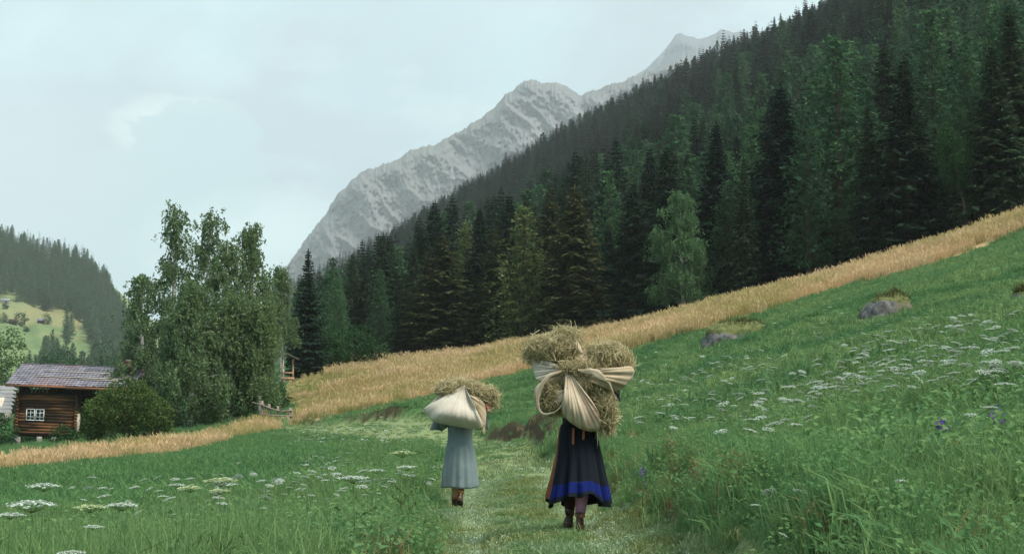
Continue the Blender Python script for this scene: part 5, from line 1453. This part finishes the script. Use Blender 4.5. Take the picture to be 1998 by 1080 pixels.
# right upper hem arching over the right opening, and the big right lobe
rim([B1(1128, 722, -.31), B1(1152, 724, -.37), B1(1172, 732, -.38), B1(1187, 746, -.37), B1(1196, 762, -.34), B1(1199, 780, -.29)], .030, 'ticking', seed=4, fl=.25)
G, var = fan_cloth(B1(1150, 730, -.24), [B1(1190, 762, -.24), B1(1204, 763, -.22), B1(1221, 752, -.19), B1(1234, 736, -.17), B1(1238, 723, -.17), B1(1231, 714, -.20), B1(1209, 718, -.23)], .15, 3, .022, 36, kspread=.06, stripes=.4)
g = Geo(); g.grid(G, var=var)
G2 = np.stack([G[-1], G[-1] + np.array([-.02, .10, -.01]), np.tile(B1(1185, 730, .12), (G.shape[1], 1))], 0); g.grid(G2, var=np.tile(var[-G.shape[1]:], 3))
thick(g.obj('cloth_lobe', M['tancloth'], hb, True), .005)
rim([B1(1128, 716, -.24), B1(1160, 726, -.26), B1(1190, 722, -.28), B1(1228, 714, -.22)], .013, 'tancloth', seed=6)
# small corners of cloth tucked among the hay on top
G, var = fan_cloth(B1(1128, 688, -.2), [B1(1122, 668, -.18), B1(1127, 665, -.18), B1(1133, 676, -.19), B1(1137, 686, -.2)], .02, 2, .008, 37, stripes=.2)
g = Geo(); g.grid(G, var=var); thick(g.obj('cloth_corner', M['tancloth'], hb, True), .004)
0 and rim([B1(1128, 690, -.2), B1(1146, 675, -.21), B1(1168, 669, -.20), B1(1190, 673, -.16), B1(1205, 684, -.12)], .014, 'tancloth', seed=8)

# ======== the woman in the grey blue dress with the smaller bundle
Y2 = 20.2; X2 = float(P(897, 980, Y2)[0]); Z2 = gz(X2, Y2)
w2 = empty('person', (X2, Y2, Z2), 0, 'woman walking away in a plain grey blue dress, under the smaller pale hay bundle', 'person', 'women carrying hay')
def L2(px_, py_, dy=0): return P(px_, py_, Y2 + dy) - np.array([X2, Y2, Z2])
legs = {'l': ((-.075, .08, .50), (-.075, .10, .125), (-.10, .26, .05)), 'r': ((.03, .05, .50), (.015, -.17, .235), (.02, -.08, .10))}
arms = {'l': ((-.345, .06, 1.20), (-.27, .02, 1.40), (.5, -.3, .8), (.6, -.5, 0)), 'r': ((.33, .10, 1.22), (.345, .0, 1.44), (.05, -.25, 1.0), (-.7, -.5, .1))}
person_body(w2, .98, legs, arms, lean=.12)
stocking('sock', w2, [(-.075, .10, .15), (-.075, .10, .24)], [.046, .050], M['sock']); stocking('sock', w2, [(.018, -.155, .27), (.02, -.14, .32)], [.046, .05], M['sock'])
boot(w2, (-.075, .10, .135), (-.25, 1), .0, .03); boot(w2, (.015, -.17, .245), (.08, 1), -.85, .055)
prof = [(1.50, .07, .065, 0, .14, 0), (1.43, .13, .10, 0, .12, .005), (1.34, .18, .125, 0, .10, .01), (1.20, .175, .135, 0, .08, .012), (1.06, .17, .14, 0, .05, .02), (.99, .178, .15, 0, .035, .03), (.85, .205, .185, 0, .025, .06), (.65, .230, .215, 0, .02, .065), (.48, .248, .23, 0, .015, .07), (.345, .256, .236, 0, .01, .07)]
G, Q = lathe_cloth(prof, 160, 11, 13); g = Geo(); g.grid(G, wrap=True); thick(g.obj('dress', M['dress'], w2, True), .005)
G3 = G[24:27] * 1.0; 
for sd in (-1, 1):
    el, wr = [np.array(q) for q in arms['l' if sd < 0 else 'r'][:2]]; sh = np.array([sd * .15, .10, 1.33])
    g = Geo(); g.tube([tuple(sh), tuple(el * .4 + sh * .6 + [0, 0, -.01]), tuple(el * .8 + sh * .2 + [0, 0, -.015]), tuple(el + [sd * .015, 0, -.01]), tuple(el * .7 + wr * .3), tuple(el * .45 + wr * .55)], [.082, .088, .085, .078, .066, .05], 18); thick(g.obj('sleeve', M['dress'], w2, True), .004)

hs = empty('hay_bundle', (X2, Y2, Z2 + 1.15), 0, 'smaller hay bundle wrapped in a plain pale cloth drawn up to a peak', 'bundle', 'bundles of hay on the backs')
def B2(px_, py_, dy=0): return L2(px_, py_, dy) - np.array([0, 0, 1.15])
hay_part(hs, [(B2(880, 760, .02), (.20, .22, .13)), (B2(905, 754, .06), (.14, .2, .10))], 2600, 41, wid=.0028)
hay_part(hs, [(B2(943, 769, .02), (.20, .22, .12)), (B2(925, 762, .03), (.14, .18, .12)), (B2(958, 785, .02), (.09, .14, .07))], 2600, 42, wid=.0028)
g = Geo(); c = B2(892, 800, .02)
S = np.stack([np.outer(np.sin(v), np.cos(u)), np.outer(np.sin(v), np.sin(u)), np.outer(np.cos(v), np.ones(60))], -1); S = c + S * np.array([.36, .27, .215]); S[..., 2] = np.maximum(S[..., 2], B2(890, 830, 0)[2])
g.grid(S, wrap=True); g.obj('sack', M['sackcloth'], hs, True)
K = B2(904, 752, -.17)
outer = [B2(826, 797, -.13), B2(836, 808, -.20), B2(843, 820, -.27), B2(862, 824, -.31), B2(888, 829, -.33), B2(915, 833, -.31), B2(936, 835, -.27), B2(941, 826, -.28), B2(933, 805, -.31), B2(920, 782, -.28)]
G, var = fan_cloth(K, outer, .17, 6, .009, 51, kspread=.02, pw=1.9, nt_=34)
g = Geo(); g.grid(G, var=var)
G2 = np.stack([G[-1], G[-1] + np.array([0, .05, -.014]), G[-1] * .6 + .4 * B2(890, 824, .0), np.tile(B2(890, 822, .15), (G.shape[1], 1))], 0); g.grid(G2, var=np.tile(np.linspace(0, .35, G.shape[1]), 4))
thick(g.obj('drawn_cloth', M['sackcloth'], hs, True), .005)
# left upper fold running to the corner
G, var = fan_cloth(B2(905, 756, -.12), [B2(868, 765, -.06), B2(850, 776, -.06), B2(838, 788, -.08), B2(827, 797, -.12)], .03, 3, .012, 52, kspread=.02)
g = Geo(); g.grid(G, var=var); thick(g.obj('cloth_fold', M['sackcloth'], hs, True), .005)
# right lobe with a slit of hay
G, var = fan_cloth(B2(914, 772, -.20), [B2(936, 776, -.20), B2(946, 788, -.20), B2(949, 808, -.20), B2(947, 828, -.20), B2(941, 834, -.22), B2(935, 822, -.25)], .05, 2, .008, 53, kspread=.02)
g = Geo(); g.grid(G, var=var); thick(g.obj('cloth_lobe', M['tancloth'], hs, True), .005)
hay_part(hs, [(B2(931, 802, -.30), (.020, .03, .075))], 260, 43, wid=.0028, ln=(.04, .09), core=True)
# corner of a coral kerchief tied at the right
G, var = fan_cloth(B2(947, 797, -.12), [B2(946, 785, -.1), B2(952, 786, -.1), B2(956, 793, -.1), B2(953, 799, -.1)], .03, 2, .006, 54, ns=50)
g = Geo(); g.grid(G, var=var); thick(g.obj('kerchief', M['coral'], hs, True), .004)
G, var = fan_cloth(B2(948, 796, -.1), [B2(956, 790, -.06), B2(964, 796, -.04), B2(960, 804, -.06), B2(950, 807, -.1)], .04, 2, .008, 55, ns=50)
g = Geo(); g.grid(G, var=var); thick(g.obj('cloth_corner', M['tancloth'], hs, True), .004)
for k in range(14):
    pass
r_ = np.random.default_rng(4); n = 26; b = np.array([B2(938 + 8 * r_.random(), 824 + 10 * r_.random(), -.22) for _ in range(n)]); t = b + np.stack([r_.normal(size=n) * .04, r_.normal(size=n) * .03, -r_.uniform(.04, .14, n)], 1)
g = Geo(); g.ribbons(b, b * .5 + t * .5, t, np.full(n, .0025), r_.random(n)); g.obj('wisp', M['hay'], hs)
# ---------------------------------------------------------------- log house and its surroundings
M['log'] = surf_mat('weathered_logs', (.028, .017, .011), (.062, .034, .019), 2.2, stretch=(.6, .6, 7), c3=(.19, .085, .034), bump=.4)
M['log_dark'] = surf_mat('dark_timber', (.018, .012, .009), (.045, .028, .018), 3, stretch=(1, 1, 5))
M['slate'] = surf_mat('slate', (.12, .115, .14), (.25, .235, .275), 1.4, rough=.55, bump=.15, c3=(.20, .15, .165), spec=.4)
M['fascia'] = surf_mat('rusty_fascia', (.17, .075, .045), (.26, .12, .075), 3, stretch=(.4, 1, 3))
M['white_frame'] = surf_mat('white_frame', (.62, .64, .62), (.78, .79, .76), 10, bump=.02)
M['limewash'] = surf_mat('limewash', (.42, .37, .30), (.60, .55, .46), 3, bump=.2)
M['brick'] = surf_mat('chimney_brick', (.17, .07, .05), (.28, .13, .10), 6)
M['stone'] = surf_mat('field_stone', (.16, .15, .14), (.34, .32, .30), 4, bump=.5)
M['rockface'] = surf_mat('lichen_rock', (.045, .045, .045), (.17, .17, .17), 5, bump=.8, c3=(.09, .08, .05), detail=8)
M['moss'] = surf_mat('moss', (.05, .07, .02), (.14, .14, .05), 6, bump=.4)
M['grey_wood'] = surf_mat('grey_wood', (.13, .11, .09), (.27, .23, .19), 4, stretch=(4, 4, .6))
M['warm_wood'] = surf_mat('warm_wood', (.26, .155, .09), (.42, .27, .17), 4, stretch=(1, 1, .5))
M['barn_roof'] = surf_mat('grey_roof', (.17, .175, .18), (.27, .275, .275), 1.2, bump=.1)
m, nt, out = new_mat('dark_glass'); b = nd(nt, 'ShaderNodeBsdfPrincipled'); b.inputs['Base Color'].default_value = (.01, .013, .016, 1); b.inputs['Roughness'].default_value = .08
nt.links.new(b.outputs[0], out.inputs[0]); M['glass'] = m

HY = 95.0; HX = px_at(33, HY); HZ = P(33, 846, HY)[2]
house = empty('log_house', (HX, HY, HZ), R(3), 'old brown log house with a slate roof and a white framed double window', 'house')
house.rotation_euler = (0, R(2.0), R(4))
PXM = HY / F
def hx(px_): return (px_ - 33) * PXM
def hz_(py_): return (846 - py_) * PXM
WL, WD, WH = hx(146), 5.2, hz_(769)
rg_ = np.random.default_rng(12)
# walls: rows of squared logs with notched corners
g = Geo(); nl = 13; lh = WH / nl
win = (hx(50), hx(84.5), hz_(819), hz_(796.5))
for i in range(nl):
    z = lh * (i + .5); dv = rg_.uniform(-.018, .018)
    def seg(a, b, y): g.box(((a + b) / 2, y + dv, z), (b - a, .17, lh * .955), rot=None)
    if win[2] - .02 < z < win[3] + .02: seg(-.16 + rg_.uniform(-.05, .05), win[0] - .03, 0); seg(win[1] + .03, WL + rg_.uniform(0, .1), 0)
    else: seg(-.16 + rg_.uniform(-.05, .05), WL + rg_.uniform(0, .12), 0)
    for xx in (.0, WL - .02): g.box((xx + dv, WD / 2, z + lh * .5 - .02), (.17, WD + .5, lh * .9))
    g.box((WL / 2, WD, z), (WL + .3, .17, lh * .95))
g.obj('log_wall', M['log'], house)
g = Geo(); g.box((WL / 2, WD / 2, -.06), (WL + .1, WD, .14)); g.box((WL / 2, WD / 2, WH + .2), (WL - .1, WD - .3, .35)); g.obj('floor_beam', M['log_dark'], house)
g = Geo()
for xx in (.12, 1.55, 2.5, WL - .2): g.box((xx, .12, -.5), (.34, .4, .75)); 
g.box((WL / 2, WD - .5, -.55), (WL, .5, .85)); g.obj('stone_footing', M['stone'], house)
# interior darkness
g = Geo(); g.box((WL / 2, WD / 2, 1.2), (WL - .5, WD - .6, 2.3)); g.obj('inner_room', M['log_dark'], house)
def window(x0, x1, z0, z1, y, cols, rows, name='window'):
    o = Geo(); t = .055
    for a, b, c_, d in ((x0, x1, z1 - t, z1), (x0, x1, z0, z0 + t)): o.box(((a + b) / 2, y, (c_ + d) / 2), (b - a, .10, d - c_))
    for a in (x0 + t / 2, x1 - t / 2): o.box((a, y + .002, (z0 + z1) / 2), (t, .096, z1 - z0 - 2 * t))
    for k in range(1, cols): o.box((x0 + (x1 - x0) * k / cols, y + .01, (z0 + z1) / 2), (.035, .05, z1 - z0 - 2 * t))
    for k in range(1, rows): o.box(((x0 + x1) / 2, y + .013, z0 + (z1 - z0) * k / rows), (x1 - x0 - 2 * t, .045, .03))
    f = o.obj(name, M['white_frame'], house)
    p = Geo(); p.box(((x0 + x1) / 2, y + .035, (z0 + z1) / 2), (x1 - x0 - 2 * t - .004, .015, z1 - z0 - 2 * t - .004)); p.obj('pane', M['glass'], f)
    return f
xm = (win[0] + win[1]) / 2
window(win[0], xm - .02, win[2], win[3], -.07, 2, 3); window(xm + .02, win[1], win[2], win[3], -.07, 2, 3)
# upper gallery strip under the eaves with a slatted opening
g = Geo()
z0, z1 = WH + .02, hz_(742)
for k in range(30):
    x_ = .05 + k * (hx(178) - .1) / 29
    if hx(54) < x_ < hx(90): continue
    g.box((x_, .10 + rg_.uniform(-.01, .01), (z0 + z1) / 2), (hx(178) / 30 * .93, .05, z1 - z0))
g.box((hx(100), .07, z0 + .05), (hx(178), .12, .12)); g.obj('board_wall', M['log_dark'], house)
g = Geo(); 
for k in range(5): g.box((hx(57 + k * 7.2), .06, (z0 + z1) / 2 - .08), (.075, .05, (z1 - z0) * .72))
g.obj('gallery_slat', M['grey_wood'], house)
# porch on the right: lime washed pillar, recessed wall, brace
g = Geo(); g.box((hx(148), .05, hz_(826)), (hx(152.5) - hx(143.5), .3, hz_(803) - hz_(850))); g.obj('pillar', M['limewash'], house)
g = Geo(); g.box((hx(200), 1.7, hz_(815)), (hx(252) - hx(146), .15, hz_(770) - hz_(860))); g.box((hx(252), 3.2, hz_(815)), (.16, 3.0, hz_(770) - hz_(860))); g.obj('porch_wall', M['log'], house)
g = Geo(); g.box((hx(152), -.02, hz_(793)), (hx(160) - hx(144), .22, .22)); g.box((hx(151), .05, hz_(782)), (.2, .2, hz_(762) - hz_(795))); g.box((hx(170), .3, hz_(835)), (hx(178) - hx(158), .2, hz_(815) - hz_(850))); g.obj('porch_beam', M['log_dark'], house)
# roof
ov = .75; ez = hz_(753); x0, x1 = hx(12), hx(256); rise = hz_(713) - hz_(747); half = 3.0; n_r = 11; ncol = 34
g = Geo(); yv = -ov
for side in (0, 1):
    for i in range(n_r):
        s0, s1 = i / n_r, (i + 1) / n_r + .035
        for j in range(ncol):
            a = x0 + (x1 - x0) * j / ncol; b = x0 + (x1 - x0) * (j + 1) / ncol - .012
            jj = rg_.uniform(-.012, .012); th = .022
            def pt(x_, s_, e): return (x_, yv + (half + ov) * s_ if side == 0 else yv + (half + ov) * (2 - s_), ez + .09 + rise * 1.25 * s_ + e + (0.0))
            lift = .045 * 1 + rg_.uniform(0, .018)
            V = [pt(a, s0 - jj, lift), pt(b, s0 - jj, lift + rg_.uniform(-.006, .006)), pt(b, s1, .004), pt(a, s1, .004)]
            V2 = [np.array(q) - [0, 0, th] for q in V]
            g.add(V + V2, Q=[[0, 1, 2, 3], [7, 6, 5, 4], [0, 4, 5, 1], [1, 5, 6, 2], [2, 6, 7, 3], [3, 7, 4, 0]])
roof = g.obj('roof', M['slate'], house)
g = Geo()
A_ = [(x0 + .1, yv + .1, ez), (x1 - .1, yv + .1, ez), (x1 - .1, yv + half + ov, ez + rise * 1.25), (x0 + .1, yv + half + ov, ez + rise * 1.25), (x1 - .1, yv + 2 * (half + ov) - .1, ez), (x0 + .1, yv + 2 * (half + ov) - .1, ez)]
g.add(A_, Q=[[0, 1, 2, 3], [3, 2, 4, 5], [0, 5, 4, 1]], T=[[0, 3, 5], [1, 4, 2]]); g.obj('roof_boards', M['log_dark'], roof)
g = Geo(); g.box(((x0 + hx(126)) / 2, yv - .03, ez + .02), (hx(126) - x0, .05, .16)); g.box(((x1 + hx(126)) / 2, yv - .015, ez - .02), (x1 - hx(126) - .01, .05, .17)); g.obj('fascia', M['fascia'], roof)
g = Geo()
for i, (s_, a, b) in enumerate(((.62, .22, .82), (.36, .18, 1.0), (.28, .55, .95))):
    g.box((x0 + (x1 - x0) * (a + b) / 2, yv + (half + ov) * s_, ez + .175 + rise * 1.25 * s_), ((x1 - x0) * (b - a), .05, .05))
g.obj('snow_rail', M['limewash'], roof)
cx = hx(228); s_ = .72
g = Geo(); g.box((cx, yv + (half + ov) * s_, ez + rise * 1.25 * s_ + .45), (.36, .4, .8)); g.box((cx, yv + (half + ov) * s_, ez + rise * 1.25 * s_ + .88), (.46, .5, .07)); ch = g.obj('chimney', M['brick'], roof)
g = Geo(); g.box((cx, yv + (half + ov) * s_, ez + rise * 1.25 * s_ + .965), (.34, .36, .10)); g.obj('chimney_cap', M['stone'], ch)

# grey roofed barn at the left border
bx, by = px_at(-12, 118), 118
barn = empty('barn', (bx, by, gz(bx, by)), R(8), 'barn with pale grey roof half hidden at the left border', 'barn')
zb = P(0, 846, by)[2] - gz(bx, by) ; q = by / F
g = Geo(); g.box((-1.5, 2.2, 1.3 + zb * .5), (4.2, 4.0, 2.8)); g.obj('wall', M['limewash'], barn)
e0, e1 = P(0, 805, by)[2] - gz(bx, by), P(0, 752, by)[2] - gz(bx, by)
g = Geo()
for i in range(7):
    s0, s1 = i / 7, (i + 1) / 7 + .03
    V = [(-4.5, -.5 + 2.9 * s0, e0 + (e1 - e0) * s0 + .04), (1.55, -.5 + 2.9 * s0, e0 + (e1 - e0) * s0 + .04), (1.35 - .5 * s1, -.5 + 2.9 * s1, e0 + (e1 - e0) * s1), (-4.5, -.5 + 2.9 * s1, e0 + (e1 - e0) * s1)]
    V += [(a, b, c - .03) for a, b, c in V]; g.add(V, Q=[[0, 1, 2, 3], [7, 6, 5, 4], [0, 4, 5, 1], [1, 5, 6, 2], [2, 6, 7, 3], [3, 7, 4, 0]])
V = [(-4.5, 2.4, e1), (.85, 2.4, e1), (1.5, 5.2, e0), (-4.5, 5.2, e0)]; V += [(a, b, c - .08) for a, b, c in V]; g.add(V, Q=[[0, 1, 2, 3], [7, 6, 5, 4], [0, 4, 5, 1], [1, 5, 6, 2], [2, 6, 7, 3], [3, 7, 4, 0]])
g.obj('roof', M['barn_roof'], barn)

# huts on the alp
def surface_at(G, px_, py_):
    a, b = proj(G.reshape(-1, 3)); i = int(np.argmin((a - px_) ** 2 + (b - py_) ** 2)); return G.reshape(-1, 3)[i]
def hut(px_, py_, wpx, hpx, wall, roofm, label):
    p = surface_at(AL, px_, py_); s = p[1] / F; W_, H_ = wpx * s, hpx * s
    o = empty('mountain_hut', tuple(p - np.array([0, 0, .3])), R(15), label, 'hut', 'huts on the alpine meadow'); g = Geo(); g.box((0, 0, H_ * .3), (W_ * .86, W_ * .7, H_ * .75)); g.obj('wall', M[wall], o)
    g = Geo(); V = []
    for x_ in (-W_ / 2, W_ / 2): V += [(x_, -W_ * .45, H_ * .6), (x_, 0, H_ * 1.05), (x_, W_ * .45, H_ * .6)]
    V += [(a, b, c - .35) for a, b, c in V]
    g.add(V, Q=[[0, 3, 4, 1], [1, 4, 5, 2], [6, 7, 10, 9], [7, 8, 11, 10], [0, 6, 9, 3], [2, 5, 11, 8]], T=[[0, 1, 7], [0, 7, 6], [1, 2, 8], [1, 8, 7], [3, 9, 10], [3, 10, 4], [4, 10, 11], [4, 11, 5]]); g.obj('roof', M[roofm], o)
    g = Geo(); g.box((W_ * .1, -W_ * .352, H_ * .25), (W_ * .14, .06, H_ * .4)); g.obj('door', M['log_dark'], o)
hut(12, 593, 18, 9, 'limewash', 'barn_roof', 'hut with a light roof, highest on the alpine meadow')
hut(24, 634, 16, 11, 'log_dark', 'log_dark', 'dark hut between two round trees on the alpine meadow')
hut(79, 630, 15, 10, 'log_dark', 'slate', 'dark hut with a slate roof, rightmost on the alpine meadow')
for i, (px_, py_, rp, lab) in enumerate([(5, 632, 9, 'round tree left of the dark hut on the alp'), (40, 634, 12, 'larger round tree right of the dark hut on the alp'), (88, 634, 9, 'bush at the right of the rightmost hut on the alp'), (50, 646, 5, 'tiny bush below the dark hut on the alp'), (130, 612, 9, 'lone bush at the lower rim of the alpine wood'), (128, 668, 7, 'small tree on the lower alpine meadow'), (8, 600, 5, 'tiny bush below the light roofed hut')]):
    p = surface_at(AL, px_, py_); s = p[1] / F; r_ = rp * s
    o = leafy('leafy_tree' if rp > 7 else 'bush', p[0], p[1], [(0, 0, r_ * 1.1, r_, r_, r_ * 1.15), (r_ * .5, 0, r_ * .8, r_ * .7, r_ * .7, r_ * .8)], 700, max(.35, r_ * .13), 460 + i, lab, 'tree' if rp > 7 else 'bush', 'shrub', stems=1, zoff=0); o.location.z = p[2] - .3
p = surface_at(AL, 193, 705); s = p[1] / F
o = empty('power_pole', tuple(p), 0, 'thin wooden power pole with a crossbar before the hazy wood at left', 'pole'); g = Geo(); g.tube([(0, 0, -.5), (0, 0, 40 * s)], [.14, .10], 7); g.obj('post', M['grey_wood'], o); g = Geo(); g.box((0, 0, 22 * s), (12 * s, .2, .2)); g.obj('crossbar', M['grey_wood'], o)

# wooden shelter at the upper left end of the dry meadow
sx, sy = px_at(560, 134), 134; sz = gz(sx, sy)
sh = empty('wooden_shelter', (sx, sy, sz), R(10), 'small wooden shelter with a slanting board roof beside the birch clump', 'shelter'); k = sy / F
zb = P(560, 747, sy)[2] - sz
for (dx, dy, top) in ((-10, 0, 56), (10.5, 0, 47), (-10, .9, 56), (10.5, .9, 47)):
    g = Geo(); g.box((dx * k, dy, (zb + top * k) / 2 - .15), (.16, .14, top * k + .3 + zb)); g.obj('post', M['warm_wood'], sh)
g = Geo(); g.box((0, -.09, zb + 9 * k), (26 * k, .06, 5.5 * k)); g.box((0, .45, zb + 9.5 * k), (24 * k, .75, .07)); g.obj('seat', M['warm_wood'], sh)
g = Geo(); g.box((0, -.085, zb + 20 * k), (21 * k, .05, 3.2 * k)); g.obj('rail', M['warm_wood'], sh)
for sd in (-1, 1):
    g = Geo(); t_ = np.array([sd * 8.5 * k, -.1, zb + 6 * k]); g.tube([(sd * 4 * k, -.1, zb + 6 * k), (sd * 9.5 * k, -.1, zb + .5 * k)], .05, 5); g.obj('brace', M['warm_wood'], sh)
g = Geo(); an = math.atan2(14, 32)
for i in range(6):
    u_ = (i - 2.5) / 6; c_, s__ = math.cos(-an), math.sin(-an)
    cx_ = (5 + u_ * 34 * 1.0) * k; zz_ = zb + (54 - u_ * 15) * k
    g.box((cx_, .4, zz_), (34 / 6 * k * 1.12, 2.0, .05), rot=[[c_, 0, -s__], [0, 1, 0], [s__, 0, c_]])
rf = g.obj('roof', M['grey_wood'], sh)
# wooden gate and fence closing the track
gy = 90
fence = empty('wooden_gate', (px_at(540, gy), gy, gz(px_at(540, gy), gy)), 0, 'grey wooden rail gate across the end of the track', 'gate')
fo = np.array(fence.location); k = gy / F
def fp(px_, py_, dy=0): return P(px_, py_, gy + dy) - fo
for (px_, t, b_, w_) in ((511, 781, 832, .16), (525, 787, 814, .14), (542, 791, 816, .14), (566, 795, 828, .17), (570, 799, 826, .12)):
    g = Geo(); a, b2 = fp(px_, t), fp(px_, b_ + 6); g.box((a + b2) / 2, (w_, w_ * .9, abs(a[2] - b2[2]))); g.obj('post', M['grey_wood'], fence)
for (pa, pb, w_) in (((492, 784), (512, 788), .07), ((510, 789), (545, 801), .09), ((540, 801), (570, 800), .09), ((511, 808), (571, 811), .10), ((512, 817), (568, 819), .06)):
    g = Geo(); a, b2 = fp(*pa, -.08), fp(*pb, -.08); m_ = (a + b2) / 2 + np.array([0, 0, -.03]); g.tube([tuple(a), tuple(m_), tuple(b2)], w_, 6, flat=.6); g.obj('rail', M['grey_wood'], fence)

# ---------------------------------------------------------------- rocks, stone, earth
def boulder(px_, py_, Y, W_, D_, H_, rz, seed, label, moss=True, mat='rockface', skew=.3, nm='boulder'):
    q = P(px_, py_, Y); x, y = q[0], q[1]; z = gz(x, y); r = np.random.default_rng(seed)
    u = np.linspace(0, 2 * np.pi, 44, endpoint=False); v = np.linspace(.02, np.pi * .72, 24)
    S = np.stack([np.outer(np.sin(v), np.cos(u)), np.outer(np.sin(v), np.sin(u)), np.outer(np.cos(v), np.ones(44))], -1)
    S = np.sign(S) * np.abs(S) ** .8
    f = 1 + .28 * fbm(S[..., 0] * 1.6 + seed, S[..., 1] * 1.6, S[..., 2] * 1.6, o=4, s=seed) + .10 * (ridged(S[..., 0] * 3 + S[..., 2] * 2, S[..., 1] * 3 + 7, 4, seed) - .5)
    S = S * f[..., None] * np.array([W_ / 2, D_ / 2, H_]); S[..., 0] += skew * S[..., 2]
    o = empty(nm, (x, y, z - .05), rz, label, 'rock'); g = Geo(); g.grid(S, wrap=True); g.obj('stone', M[mat], o, True)
    if moss:
        mk = S[:(13 if seed == 72 else 9)].copy(); mk = mk * np.array([1.03, 1.04, 1.0]); mk[..., 2] += .035 + .04 * fbm(mk[..., 0] * 4, mk[..., 1] * 4, s=seed)
        mk[-1, :, 2] -= .10; g = Geo(); g.grid(mk, wrap=True)
        n = 700; i = r.integers(0, 7, n); j = r.integers(0, 44, n); b = mk[i, j]; t = b + r.normal(size=(n, 3)) * .06 + [0, 0, .12]
        g.ribbons(b, b * .5 + t * .5, t, np.full(n, .008), .5); g.obj('moss_cap', M['moss'], o)
    # grass round its foot
    return o
boulder(1730, 612, 42.5, 1.6, 1.2, .68, .25, 71, 'grey lichened boulder, higher and barer of the two on the slope', skew=.35)
boulder(1438, 662, 48.5, 2.5, 1.4, .64, .35, 72, 'long mossy boulder lower on the slope, left of the bare grey one', mat='rockface', skew=.4)
boulder(1999, 572, 33, .7, .6, .35, 0, 73, 'small brown rock cut by the right border', skew=0)
boulder(464, 916, 38, .42, .34, .20, .3, 74, 'small pinkish grey stone lying in the left meadow', moss=False, mat='stone')
